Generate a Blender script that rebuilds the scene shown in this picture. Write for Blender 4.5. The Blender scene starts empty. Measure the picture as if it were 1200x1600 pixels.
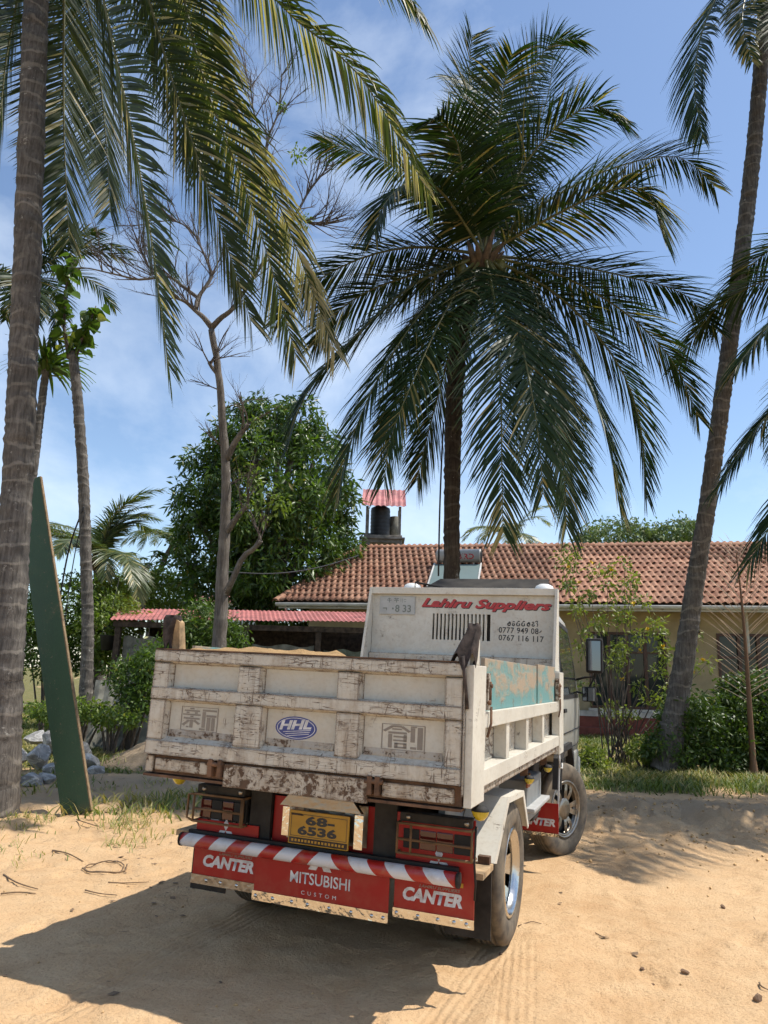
import bpy, bmesh, math, random
import numpy as np
from mathutils import Vector, Matrix, Euler, noise as mnoise

R = math.radians
SC = bpy.context.scene
COL = SC.collection

# ------------------------------------------------------------------ camera
CAM_H, PITCH, ROLL, FPX = 1.451, R(12.48), R(1.54), 1156.0
cam_d = bpy.data.cameras.new('camera')
cam_d.sensor_fit = 'VERTICAL'; cam_d.sensor_height = 36.0; cam_d.lens = 36.0 * FPX / 1600.0
cam_d.clip_start = 0.05; cam_d.clip_end = 2000.0
cam = bpy.data.objects.new('camera', cam_d); COL.objects.link(cam)
_r = Vector((1, 0, 0)); _u = Vector((0, -math.sin(PITCH), math.cos(PITCH))); _f = Vector((0, math.cos(PITCH), math.sin(PITCH)))
_rr = _r * math.cos(ROLL) + _u * math.sin(ROLL); _uu = -_r * math.sin(ROLL) + _u * math.cos(ROLL)
_m = Matrix.Identity(4)
for i in range(3):
    _m[i][0] = _rr[i]; _m[i][1] = _uu[i]; _m[i][2] = -_f[i]
_m[2][3] = CAM_H
cam.matrix_world = _m
SC.camera = cam

# ------------------------------------------------------------------ light, sky, exposure
SUN_EL, SUN_AZ = R(62.0), R(84.0)          # azimuth clockwise from +Y
sun_dir = Vector((math.sin(SUN_AZ) * math.cos(SUN_EL), math.cos(SUN_AZ) * math.cos(SUN_EL), math.sin(SUN_EL)))
sun_d = bpy.data.lights.new('sun', 'SUN'); sun_d.energy = 4.5; sun_d.angle = R(0.55); sun_d.color = (1.0, 0.94, 0.84)
sun = bpy.data.objects.new('sun', sun_d); COL.objects.link(sun)
sun.rotation_euler = (-sun_dir).to_track_quat('-Z', 'Y').to_euler(); sun.location = sun_dir * 60

W = bpy.data.worlds.new('World'); SC.world = W; W.use_nodes = True
nt = W.node_tree; nt.nodes.clear()
wo = nt.nodes.new('ShaderNodeOutputWorld'); bg = nt.nodes.new('ShaderNodeBackground')
sky = nt.nodes.new('ShaderNodeTexSky'); sky.sky_type = 'NISHITA'; sky.sun_disc = False
sky.sun_elevation = SUN_EL; sky.sun_rotation = SUN_AZ; sky.altitude = 0; sky.air_density = 1.0; sky.dust_density = 0.3; sky.ozone_density = 1.3
# thin high cloud, part of the sky in every direction
tc = nt.nodes.new('ShaderNodeTexCoord'); mp = nt.nodes.new('ShaderNodeMapping'); mp.inputs['Scale'].default_value = (1.0, 1.0, 1.6)
mp.inputs['Location'].default_value = (0.35, 0.1, 0.0)
nz = nt.nodes.new('ShaderNodeTexNoise'); nz.inputs['Scale'].default_value = 2.0; nz.inputs['Detail'].default_value = 9; nz.inputs['Roughness'].default_value = 0.58
nz.inputs['Distortion'].default_value = 0.25
cr = nt.nodes.new('ShaderNodeValToRGB'); cr.color_ramp.elements[0].position = 0.47; cr.color_ramp.elements[0].color = (0, 0, 0, 1)
cr.color_ramp.elements[1].position = 0.80; cr.color_ramp.elements[1].color = (0.8, 0.8, 0.8, 1)
mx = nt.nodes.new('ShaderNodeMix'); mx.data_type = 'RGBA'; mx.inputs['B'].default_value = (6.6, 7.2, 7.8, 1)
nt.links.new(tc.outputs['Generated'], mp.inputs['Vector']); nt.links.new(mp.outputs[0], nz.inputs['Vector']); nt.links.new(nz.outputs[0], cr.inputs[0])
nt.links.new(cr.outputs[0], mx.inputs['Factor']); nt.links.new(sky.outputs[0], mx.inputs['A']); nt.links.new(mx.outputs['Result'], bg.inputs[0])
bg.inputs[1].default_value = 0.145
nt.links.new(bg.outputs[0], wo.inputs[0])
SC.view_settings.view_transform = 'Standard'; SC.view_settings.look = 'None'; SC.view_settings.exposure = 0.37; SC.view_settings.gamma = 1.0
SC.view_settings.use_curve_mapping = False
SC.render.engine = 'CYCLES'
SC.cycles.use_denoising = True
SC.cycles.use_adaptive_sampling = True; SC.cycles.adaptive_threshold = 0.03
SC.cycles.max_bounces = 4; SC.cycles.diffuse_bounces = 2; SC.cycles.glossy_bounces = 3; SC.cycles.transparent_max_bounces = 6; SC.cycles.sample_clamp_indirect = 6.0

# ------------------------------------------------------------------ layout helpers
def ray(px, py):
    c, s = math.cos(ROLL), math.sin(ROLL); X = px - 600; Y = py - 800
    x = c * X + s * Y; y = -s * X + c * Y
    u = -y / FPX
    return Vector((x / FPX, math.cos(PITCH) - u * math.sin(PITCH), math.sin(PITCH) + u * math.cos(PITCH)))
def at(px, py, Y):
    d = ray(px, py)
    return Vector((0, 0, CAM_H)) + d * (Y / d.y)
def hit(px, py, p, n):
    d = ray(px, py); o = Vector((0, 0, CAM_H))
    return o + d * ((Vector(p) - o).dot(n) / d.dot(n))

# ------------------------------------------------------------------ object helpers
def link(o, parent=None):
    COL.objects.link(o)
    if parent is not None: o.parent = parent
    return o
def tag(o, label, cat=None, group=None, kind=None):
    o['label'] = label
    if cat: o['category'] = cat
    if group: o['group'] = group
    if kind: o['kind'] = kind
    return o
def empty(name, loc=(0, 0, 0), parent=None):
    o = bpy.data.objects.new(name, None); o.empty_display_size = 0.2; o.location = loc
    return link(o, parent)

class MB:
    """collects geometry for ONE mesh object"""
    def __init__(s): s.v = []; s.f = []; s.mi = []; s.sm = []; s.t = []
    def add(s, vs, fs, mi=0, smooth=False, tint=0.0):
        b = len(s.v); s.v += [tuple(v) for v in vs]
        s.f += [tuple(i + b for i in f) for f in fs]; s.mi += [mi] * len(fs); s.sm += [smooth] * len(fs); s.t += [tint] * len(vs)
    def box(s, x0, x1, y0, y1, z0, z1, mi=0, M=None, ch=0.0):
        if ch > 0:
            bm = bmesh.new(); bmesh.ops.create_cube(bm, size=1.0)
            for v in bm.verts: v.co = Vector(((x0 + x1) / 2 + v.co.x * (x1 - x0), (y0 + y1) / 2 + v.co.y * (y1 - y0), (z0 + z1) / 2 + v.co.z * (z1 - z0)))
            bmesh.ops.bevel(bm, geom=bm.edges[:], offset=ch, segments=2, profile=0.6, affect='EDGES')
            bm.verts.ensure_lookup_table()
            vs = [v.co.copy() for v in bm.verts]; fs = [[v.index for v in f.verts] for f in bm.faces]; bm.free()
        else:
            vs = [Vector(p) for p in ((x0, y0, z0), (x1, y0, z0), (x1, y1, z0), (x0, y1, z0), (x0, y0, z1), (x1, y0, z1), (x1, y1, z1), (x0, y1, z1))]
            fs = [(0, 3, 2, 1), (4, 5, 6, 7), (0, 1, 5, 4), (1, 2, 6, 5), (2, 3, 7, 6), (3, 0, 4, 7)]
        if M is not None: vs = [M @ v for v in vs]
        s.add(vs, fs, mi)
    def prism(s, poly, a0, a1, axis='x', mi=0, M=None, smooth=False):
        """poly: 2-D outline; extruded along axis from a0 to a1"""
        n = len(poly)
        def P(p, a):
            if axis == 'x': return Vector((a, p[0], p[1]))
            if axis == 'y': return Vector((p[0], a, p[1]))
            return Vector((p[0], p[1], a))
        vs = [P(p, a0) for p in poly] + [P(p, a1) for p in poly]
        if M is not None: vs = [M @ v for v in vs]
        fs = [tuple(range(n))[::-1], tuple(range(n, 2 * n))]
        b = len(s.v); s.add(vs, fs, mi)
        s.add([], [], mi)
        for i in range(n):
            j = (i + 1) % n
            s.f.append((b + i, b + j, b + n + j, b + n + i)); s.mi.append(mi); s.sm.append(smooth)
    def tube(s, pts, rad, n=8, mi=0, caps=True, smooth=True, tint=0.0):
        pts = [Vector(p) for p in pts]
        if not isinstance(rad, (list, tuple)): rad = [rad] * len(pts)
        vs = []; ref = None
        for i, p in enumerate(pts):
            T = (pts[min(i + 1, len(pts) - 1)] - pts[max(i - 1, 0)])
            if T.length < 1e-9: T = Vector((0, 0, 1))
            T.normalize()
            if ref is None: ref = T.orthogonal().normalized()
            A = (ref - T * ref.dot(T))
            A = A.normalized() if A.length > 1e-6 else T.orthogonal().normalized()
            ref = A; B = T.cross(A)
            for k in range(n):
                a = 2 * math.pi * k / n
                vs.append(p + (A * math.cos(a) + B * math.sin(a)) * rad[i])
        fs = []
        for i in range(len(pts) - 1):
            for k in range(n):
                k2 = (k + 1) % n
                fs.append((i * n + k, i * n + k2, (i + 1) * n + k2, (i + 1) * n + k))
        b = len(s.v); s.add(vs, fs, mi, smooth, tint)
        if caps:
            s.f.append(tuple(b + k for k in range(n))[::-1]); s.mi.append(mi); s.sm.append(False)
            e = b + (len(pts) - 1) * n
            s.f.append(tuple(e + k for k in range(n))); s.mi.append(mi); s.sm.append(False)
    def lathe(s, prof, n=32, axis='x', c=(0, 0, 0), mi=0, smooth=True):
        """prof: (a along axis, r) list"""
        c = Vector(c); vs = []
        for a, r in prof:
            for k in range(n):
                t = 2 * math.pi * k / n; u, w = r * math.cos(t), r * math.sin(t)
                vs.append(c + (Vector((a, u, w)) if axis == 'x' else Vector((w, a, u)) if axis == 'y' else Vector((u, w, a))))
        fs = []
        for i in range(len(prof) - 1):
            for k in range(n):
                k2 = (k + 1) % n
                fs.append((i * n + k, i * n + k2, (i + 1) * n + k2, (i + 1) * n + k))
        s.add(vs, fs, mi, smooth)
    def poly(s, pts, mi=0):
        s.add(pts, [tuple(range(len(pts)))], mi)
    def mesh(s, name, mats):
        me = bpy.data.meshes.new(name); me.from_pydata(s.v, [], s.f)
        for m in (mats if isinstance(mats, (list, tuple)) else [mats]): me.materials.append(m)
        me.polygons.foreach_set('material_index', s.mi); me.polygons.foreach_set('use_smooth', s.sm)
        if any(s.t):
            a = me.attributes.new('tint', 'FLOAT', 'POINT'); a.data.foreach_set('value', s.t)
        me.update()
        return me
    def build(s, name, mats, parent=None, fix=False):
        me = s.mesh(name, mats)
        if fix:
            bm = bmesh.new(); bm.from_mesh(me); bmesh.ops.recalc_face_normals(bm, faces=bm.faces[:]); bm.to_mesh(me); bm.free()
        return link(bpy.data.objects.new(name, me), parent)

def np_mesh(name, V, F, mats, parent=None, tint=None, smooth=False):
    """V (n,3), F (m,k) arrays -> object"""
    V = np.asarray(V, np.float32); F = np.asarray(F, np.int32); k = F.shape[1]
    me = bpy.data.meshes.new(name)
    me.vertices.add(len(V)); me.vertices.foreach_set('co', V.ravel())
    me.loops.add(F.size); me.loops.foreach_set('vertex_index', F.ravel())
    me.polygons.add(len(F)); me.polygons.foreach_set('loop_start', np.arange(0, F.size, k, dtype=np.int32))
    me.polygons.foreach_set('loop_total', np.full(len(F), k, np.int32))
    if smooth: me.polygons.foreach_set('use_smooth', np.ones(len(F), bool))
    if tint is not None:
        a = me.attributes.new('tint', 'FLOAT', 'POINT'); a.data.foreach_set('value', np.asarray(tint, np.float32))
    for m in (mats if isinstance(mats, (list, tuple)) else [mats]): me.materials.append(m)
    me.update(calc_edges=True); me.validate()
    return link(bpy.data.objects.new(name, me), parent)

# ------------------------------------------------------------------ material helpers
class NT:
    def __init__(s, name):
        s.m = bpy.data.materials.new(name); s.m.use_nodes = True; s.t = s.m.node_tree; s.t.nodes.clear()
        s.out = s.t.nodes.new('ShaderNodeOutputMaterial'); s.b = s.t.nodes.new('ShaderNodeBsdfPrincipled')
        s.t.links.new(s.b.outputs[0], s.out.inputs[0]); s._c = {}
    def n(s, typ, ins=None, **props):
        nd = s.t.nodes.new('ShaderNode' + typ)
        for k, v in props.items(): setattr(nd, k, v)
        for k, v in (ins or {}).items(): s.set(nd, k, v)
        return nd
    def set(s, nd, k, v):
        if isinstance(v, bpy.types.NodeSocket): s.t.links.new(v, nd.inputs[k])
        else:
            if isinstance(v, (tuple, list)) and len(v) == 3 and nd.inputs[k].type == 'RGBA': v = (*v, 1)
            nd.inputs[k].default_value = v
    def P(s, **kw):
        for k, v in kw.items(): s.set(s.b, {'color': 'Base Color', 'rough': 'Roughness', 'metal': 'Metallic', 'normal': 'Normal', 'spec': 'Specular IOR Level', 'coat': 'Coat Weight', 'trans': 'Transmission Weight', 'alpha': 'Alpha'}[k], v)
    def co(s, kind='Object', scale=None, rot=None, loc=None):
        key = (kind, scale, rot, loc)
        if key in s._c: return s._c[key]
        o = s.n('TexCoord').outputs[kind]
        if scale or rot or loc:
            mpn = s.n('Mapping', {'Vector': o})
            if scale: mpn.inputs['Scale'].default_value = scale
            if rot: mpn.inputs['Rotation'].default_value = rot
            if loc: mpn.inputs['Location'].default_value = loc
            o = mpn.outputs[0]
        s._c[key] = o
        return o
    def noise(s, scale, detail=5, rough=0.55, dist=0.0, co=None):
        return s.n('TexNoise', {'Vector': co or s.co(), 'Scale': scale, 'Detail': detail, 'Roughness': rough, 'Distortion': dist}).outputs[0]
    def vor(s, scale, feature='F1', co=None, rand=1.0):
        return s.n('TexVoronoi', {'Vector': co or s.co(), 'Scale': scale, 'Randomness': rand}, feature=feature).outputs['Distance']
    def ramp(s, fac, *stops):
        nd = s.n('ValToRGB', {'Fac': fac}); cr = nd.color_ramp
        while len(cr.elements) < len(stops): cr.elements.new(0.5)
        for e, (p, c) in zip(cr.elements, stops):
            e.position = p; e.color = (c, c, c, 1) if isinstance(c, (int, float)) else (*c, 1)
        return nd.outputs[0]
    def mix(s, fac, a, b, mode='MIX'):
        nd = s.n('Mix', data_type='RGBA', blend_type=mode)
        s.set(nd, 0, fac)
        for i, v in ((6, a), (7, b)):
            if isinstance(v, bpy.types.NodeSocket): s.t.links.new(v, nd.inputs[i])
            else: nd.inputs[i].default_value = (*v, 1) if len(v) == 3 else v
        return nd.outputs[2]
    def math(s, op, a, b=0.0, clamp=False):
        nd = s.n('Math', operation=op, use_clamp=clamp); s.set(nd, 0, a); s.set(nd, 1, b)
        return nd.outputs[0]
    def bump(s, h, strength=0.3, dist=0.01, normal=None):
        ins = {'Height': h, 'Strength': strength, 'Distance': dist}
        if normal is not None: ins['Normal'] = normal
        return s.n('Bump', ins).outputs[0]
    def attr(s, name='tint'):
        return s.n('Attribute', attribute_name=name).outputs['Fac']
    def edge(s, radius=0.012):
        """1 on sharp edges (worn), 0 on flat faces"""
        g = s.n('NewGeometry'); bv = s.n('Bevel', {'Radius': radius}, samples=4)
        d = s.n('VectorMath', operation='DOT_PRODUCT'); s.t.links.new(bv.outputs[0], d.inputs[0]); s.t.links.new(g.outputs['Normal'], d.inputs[1])
        return s.math('MULTIPLY', s.math('SUBTRACT', 1.0, d.outputs['Value']), 6.0, True)
    def rnd(s): return s.n('ObjectInfo').outputs['Random']

def plain(name, color, rough=0.6, metal=0.0, var=0.12, scale=9.0, bump=0.0, spec=0.5):
    k = NT(name); nz = k.noise(scale, 6, 0.6)
    dk = tuple(c * (1 - var * 1.6) for c in color); lt = tuple(min(1, c * (1 + var)) for c in color)
    k.P(color=k.mix(k.ramp(nz, (0.3, 0.0), (0.72, 1.0)), dk, lt), rough=rough, metal=metal, spec=spec)
    if bump: k.P(normal=k.bump(nz, bump, 0.01))
    return k.m
# ------------------------------------------------------------------ shared materials
TRUCK_YAW, TRUCK_TILT, TRUCK_PIT, TRUCK_X, TRUCK_Y = R(20.767), R(1.385), R(-0.212), -0.442, 3.774
def to_truck(x, y):
    dx, dy = x - TRUCK_X, y - TRUCK_Y; c, s = math.cos(TRUCK_YAW), math.sin(TRUCK_YAW)
    return dx * c - dy * s, dx * s + dy * c

_rs = np.random.RandomState(5); _lat = _rs.rand(256, 256)
def vnoise(x, y, sc, seed=0):
    x = np.asarray(x, float) * sc + seed * 17.3; y = np.asarray(y, float) * sc + seed * 9.1
    xi = np.floor(x).astype(int); yi = np.floor(y).astype(int); fx = x - xi; fy = y - yi
    fx = fx * fx * (3 - 2 * fx); fy = fy * fy * (3 - 2 * fy)
    a = _lat[xi % 256, yi % 256]; b = _lat[(xi + 1) % 256, yi % 256]; c = _lat[xi % 256, (yi + 1) % 256]; d = _lat[(xi + 1) % 256, (yi + 1) % 256]
    return (a * (1 - fx) + b * fx) * (1 - fy) + (c * (1 - fx) + d * fx) * fy - 0.5
def fbm(x, y, sc, oct=4, seed=0):
    t = 0; a = 1
    for o in range(oct): t = t + a * vnoise(x, y, sc * 2 ** o, seed + o); a *= 0.5
    return t
_fr = random.Random(14)
FEET = [(_fr.uniform(-3.2, 3.6), 2.9 + 5.0 * _fr.random() ** 1.4, _fr.uniform(0, 6.28)) for _ in range(70)]
FEET = [f for f in FEET if not (abs(to_truck(f[0], f[1])[0]) < 1.1 and -.3 < to_truck(f[0], f[1])[1] < 5)]
def gz(x, y):
    x = np.asarray(x, float); y = np.asarray(y, float)
    xt, yt = to_truck(x, y)
    fall = np.exp(-(np.maximum(np.abs(xt) - 1.1, 0) ** 2 + np.maximum(np.abs(yt - 2) - 3.2, 0) ** 2) / 1.2)
    z = -0.0242 * xt * fall
    calm = 1 - 0.6 * fall
    z = z + (0.05 * fbm(x, y, 0.45, 3, 1) + 0.020 * fbm(x, y, 2.4, 3, 4)) * calm + 0.013 * fbm(x, y, 7.0, 3, 8) + 0.006 * fbm(x, y, 28.0, 2, 11)
    # churned soft sand at the right, heaped by turning wheels
    m = np.exp(-((x - 3.4) / 2.3) ** 2 - ((y - 8.7) / 1.25) ** 2)
    z = z + m * (0.07 + 0.16 * fbm(x, y, 2.6, 3, 21) + 0.10 * np.abs(fbm(x, y, 6.5, 3, 25)))
    m2 = np.exp(-((x + 3.0) / 1.9) ** 2 - ((y - 8.0) / 2.2) ** 2)
    z = z + m2 * (0.09 * fbm(x, y, 3.0, 3, 31) + 0.05 * np.abs(fbm(x, y, 8, 3, 35)))
    for fx, fy, fa in FEET:      # old footprints, half blown in
        dx, dy = x - fx, y - fy; c_, s_ = math.cos(fa), math.sin(fa); u, v = dx * c_ + dy * s_, -dx * s_ + dy * c_
        q = (u / .13) ** 2 + (v / .055) ** 2; z = z - .017 * np.exp(-q * q) + .006 * np.exp(-(np.sqrt(q) - 1.35) ** 2 * 6)
    # wheel ruts behind the truck
    for cx in (-0.72, 0.74):
        w = np.exp(-((xt - cx - 0.06 * np.sin(yt * 1.1)) / 0.13) ** 4) * (yt < 1.6) * np.exp(-np.maximum(-yt - 1.2, 0) / 1.6)
        tread = 0.5 + 0.5 * np.sin((xt - cx) * 2 * np.pi / 0.055)
        z = z - w * (0.012 + 0.006 * tread)
    for cx, sk in ((-1.25, .18), (1.5, -.12), (1.72, -.12)):
        w = np.exp(-((xt - cx - sk * yt) / 0.10) ** 4) * (np.abs(yt) < 5)
        z = z - w * 0.010 * (0.6 + 0.4 * np.sin((xt - cx - sk * yt) * 2 * np.pi / 0.05))
    return z
def gzs(x, y): return float(gz(np.array([x]), np.array([y]))[0])
def grass_mask(x, y):
    x = np.asarray(x, float); y = np.asarray(y, float)
    edge = np.where(x > 0, 10.4 - 0.06 * x, 11.3 + 0.25 * np.minimum(x + 3, 0)) + 1.9 * fbm(x, y, 0.8, 3, 41)
    g = np.clip((y - edge) / 1.2, 0, 1)
    bare = np.clip((fbm(x, y, 0.55, 3, 45) - 0.22) * 5, 0, 1)
    left = np.clip((-1.2 - x) / 1.0, 0, 1) * np.clip((y - 7.6) / 1.5, 0, 1) * np.clip((fbm(x, y, 1.1, 3, 47) + 0.12) * 2.5, 0, 0.55)
    return np.maximum(g * (1 - 0.75 * bare), left)

def mat_ground():
    k = NT('sand_ground'); co = k.co('Object')
    big = k.noise(0.55, 5, 0.6, 0.3, co); mid = k.noise(4.5, 6, 0.62, 0.4, co); fine = k.noise(60, 4, 0.6, 0, co); grit = k.noise(260, 2, 0.5, 0, co)
    c = k.mix(k.ramp(big, (0.36, 0), (0.64, 1)), (0.485, 0.305, 0.158), (0.585, 0.388, 0.215))
    c = k.mix(k.ramp(mid, (0.35, 0.0), (0.65, 0.55)), c, (0.63, 0.45, 0.268))
    c = k.mix(k.ramp(fine, (0.33, 0.5), (0.47, 0.0)), c, (0.33, 0.205, 0.105))
    # dark leaf bits and twig crumbs lying on the sand
    lit = k.vor(17, co=k.co('Object', (1, 2.3, 1), (0, 0, 0.6))); litm = k.math('MULTIPLY', k.ramp(lit, (0.05, 1), (0.11, 0)), k.ramp(k.noise(1.3, 4, 0.6, 0, co), (0.43, 0), (0.58, 0.9)))
    c = k.mix(litm, c, (0.17, 0.105, 0.055))
    # dry and green turf ground under the blades
    gm = k.attr('grass'); gn = k.noise(2.2, 6, 0.65, 0.2, co)
    turf = k.mix(k.ramp(gn, (0.38, 0), (0.62, 1)), (0.24, 0.19, 0.085), (0.105, 0.125, 0.032))
    turf = k.mix(k.ramp(k.noise(35, 4, 0.6, 0, co), (0.35, 0.6), (0.6, 0)), turf, (0.10, 0.085, 0.035))
    c = k.mix(k.ramp(k.math('ADD', gm, k.math('MULTIPLY', k.math('SUBTRACT', k.noise(7, 5, 0.65, 0, co), 0.5), 0.9)), (0.25, 0), (0.5, 1)), c, turf)
    # grey damp soil left behind the truck
    gs = k.attr('soil'); c = k.mix(k.ramp(k.math('ADD', gs, k.math('MULTIPLY', k.math('SUBTRACT', mid, 0.5), 0.6)), (0.25, 0), (0.8, 0.8)), c, (0.36, 0.265, 0.17))
    h = k.math('ADD', k.math('ADD', k.math('MULTIPLY', mid, 0.9), k.math('MULTIPLY', fine, 0.30)), k.math('MULTIPLY', grit, 0.12))
    # tyre prints pressed into the sand: ribs along each track, lugs at its shoulders
    xt = k.attr('xt'); yt = k.attr('yt'); tr = None
    for cx, sk, y0, y1 in ((0.75, 0.03, -6.0, 1.2), (-0.75, 0.05, -6.0, 1.2), (1.10, -0.16, -4.0, 1.4)):
        u = k.math('SUBTRACT', k.math('SUBTRACT', xt, cx), k.math('MULTIPLY', yt, sk)); band = k.ramp(k.math('ABSOLUTE', u), (0.085, 1), (0.105, 0))
        lim = k.math('MULTIPLY', k.math('GREATER_THAN', yt, y0), k.math('LESS_THAN', yt, y1))
        rib = k.math('SINE', k.math('MULTIPLY', u, 2 * math.pi / 0.042)); lug = k.math('SINE', k.math('MULTIPLY', k.math('ADD', yt, k.math('MULTIPLY', k.math('ABSOLUTE', u), 0.9)), 2 * math.pi / 0.06))
        t = k.math('MULTIPLY', k.math('MULTIPLY', band, lim), k.math('SUBTRACT', k.math('ADD', k.math('MULTIPLY', rib, 0.35), k.math('MULTIPLY', lug, 0.06)), 0.55))
        tr = t if tr is None else k.math('ADD', tr, t)
    tr = k.math('MULTIPLY', tr, k.ramp(k.noise(0.8, 4, 0.6, 0, co), (0.30, 0.1), (0.62, 1)))
    h = k.math('ADD', h, k.math('MULTIPLY', tr, 0.26))
    k.P(color=c, rough=0.95, spec=0.15, normal=k.bump(h, 0.9, 0.04))
    return k.m

def mat_leaf(name, c1, c2, c3=None, rough=0.42, transl=0.30, tcol=None, spec=0.5):
    """tint attribute: 0..1 green variation, above 1 the dry or painted sunlit colour"""
    k = NT(name); t = k.attr(); nz = k.noise(3.0, 3)
    c = k.mix(k.math('ADD', k.math('MULTIPLY', t, 0.75), k.math('MULTIPLY', nz, 0.25), True), c1, c2)
    if c3: c = k.mix(k.math('SUBTRACT', t, 1.0, True), c, c3)
    k.P(color=c, rough=rough, spec=spec)
    tr = k.n('BsdfTranslucent'); tc2 = k.mix(1.0, c, tcol or (1.5, 1.7, 0.6), 'MULTIPLY'); k.t.links.new(tc2, tr.inputs[0])
    ms = k.n('MixShader', {0: transl}); k.t.links.new(k.b.outputs[0], ms.inputs[1]); k.t.links.new(tr.outputs[0], ms.inputs[2]); k.t.links.new(ms.outputs[0], k.out.inputs[0])
    return k.m
M = {}
M['ground'] = mat_ground()
M['palm'] = mat_leaf('palm_leaflet', (0.009, 0.023, 0.007), (0.030, 0.056, 0.013), (0.34, 0.26, 0.10), 0.48, 0.24, spec=0.28)
M['palm_near'] = mat_leaf('palm_leaflet_near', (0.016, 0.030, 0.007), (0.050, 0.072, 0.013), (0.55, 0.48, 0.31), 0.42, 0.36, (1.6, 1.6, 0.5), spec=0.5)  # pale third colour serves dry leaflets and painted sun glare
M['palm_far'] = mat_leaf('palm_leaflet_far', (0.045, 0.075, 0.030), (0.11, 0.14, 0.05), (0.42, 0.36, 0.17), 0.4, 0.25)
M['rachis'] = plain('palm_rachis', (0.105, 0.105, 0.030), 0.5)
M['rachis_dry'] = plain('palm_rachis_dry', (0.17, 0.09, 0.045), 0.7)
M['dry'] = mat_leaf('dry_leaflet', (0.40, 0.27, 0.17), (0.62, 0.47, 0.34), None, 0.55, 0.2, (1, 1, 1))
M['sheath'] = plain('palm_sheath', (0.10, 0.066, 0.036), 0.9, var=0.4, bump=0.5)
M['coconut'] = plain('coconut_husk', (0.12, 0.12, 0.03), 0.5, var=0.35)
def mat_trunk(name, c1, c2, ring=9.0, pale=0.5):
    k = NT(name); z = k.co('Object'); 
    nz = k.noise(5, 6, 0.65, 0.4); fib = k.noise(14, 5, 0.65, 0, k.co('Object', (3.0, 3.0, 0.25)))
    c = k.mix(k.ramp(nz, (0.3, 0), (0.7, 1)), c1, c2)
    c = k.mix(k.ramp(fib, (0.35, 0.7), (0.6, 0)), c, tuple(v * 0.45 for v in c1))
    wv = k.n('TexWave', {'Vector': z, 'Scale': ring / 6.283 * 1.0, 'Distortion': 7.0, 'Detail': 4, 'Detail Scale': 1.5}, bands_direction='Z').outputs['Fac']
    c = k.mix(k.math('MULTIPLY', k.ramp(wv, (0.86, 0), (0.97, pale)), k.ramp(k.noise(2.2, 4), (0.4, 0.1), (0.6, 1))), c, (0.46, 0.41, 0.34))
    lich = k.ramp(k.noise(9, 5, 0.7), (0.62, 0), (0.70, 0.7)); c = k.mix(lich, c, (0.42, 0.40, 0.36))
    k.P(color=c, rough=0.92, spec=0.2, normal=k.bump(k.math('ADD', fib, k.math('MULTIPLY', wv, 0.5)), 0.7, 0.02))
    return k.m
M['trunk'] = mat_trunk('palm_trunk_bark', (0.085, 0.075, 0.067), (0.19, 0.170, 0.150), pale=0.26)
M['trunk_dark'] = mat_trunk('palm_trunk_bark_dark', (0.045, 0.035, 0.028), (0.10, 0.08, 0.064), pale=0.15)
M['bark'] = mat_trunk('tree_bark', (0.125, 0.105, 0.09), (0.22, 0.195, 0.17), 3.0, 0.15)
M['twig'] = plain('twig_wood', (0.115, 0.09, 0.075), 0.85, var=0.25)

# ------------------------------------------------------------------ ground: one sheet to the horizon
def build_ground():
    ys = [-14, -9, -6, -4, -2.5, -1.2, -0.2, 0.6, 1.2, 1.6]
    inv = 1 / 1.9; step = 2.25 / (CAM_H * FPX)
    while inv > step * 3: ys.append(1 / inv); inv -= step
    ys += [420, 900, 1500]
    ys = np.array(sorted(ys)); 
    u = np.concatenate([[-14, -8, -5, -3.2, -2.2, -1.6, -1.3], np.linspace(-1.15, 1.15, 430), [1.3, 1.6, 2.2, 3.2, 5, 8, 14]])
    Y, U = np.meshgrid(ys, u, indexing='ij'); X = U * (1.5 + 0.62 * np.maximum(Y, 0))
    far = np.clip((50 - np.hypot(X, Y)) / 25, 0, 1)
    Z = gz(X, Y) * far
    nr, nc = X.shape; V = np.stack([X, Y, Z], -1).reshape(-1, 3)
    i = (np.arange(nr - 1)[:, None] * nc + np.arange(nc - 1)[None]).ravel()
    F = np.stack([i, i + 1, i + nc + 1, i + nc], 1)
    o = np_mesh('ground', V, F, M['ground'], smooth=True)
    a = o.data.attributes.new('grass', 'FLOAT', 'POINT'); a.data.foreach_set('value', grass_mask(X, Y).ravel().astype(np.float32))
    soil = np.exp(-((X + 2.9) / 2.0) ** 2 - ((Y - 9.6) / 1.5) ** 2) + 0.8 * np.exp(-((X - 3.6) / 2.2) ** 2 - ((Y - 9.0) / 1.0) ** 2)
    a = o.data.attributes.new('soil', 'FLOAT', 'POINT'); a.data.foreach_set('value', soil.ravel().astype(np.float32))
    for nm, val in zip(('xt', 'yt'), to_truck(X, Y)):
        a = o.data.attributes.new(nm, 'FLOAT', 'POINT'); a.data.foreach_set('value', val.ravel().astype(np.float32))
    o['kind'] = 'structure'; o['label'] = 'orange sandy yard running into patchy grass'
    return o
build_ground()
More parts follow.
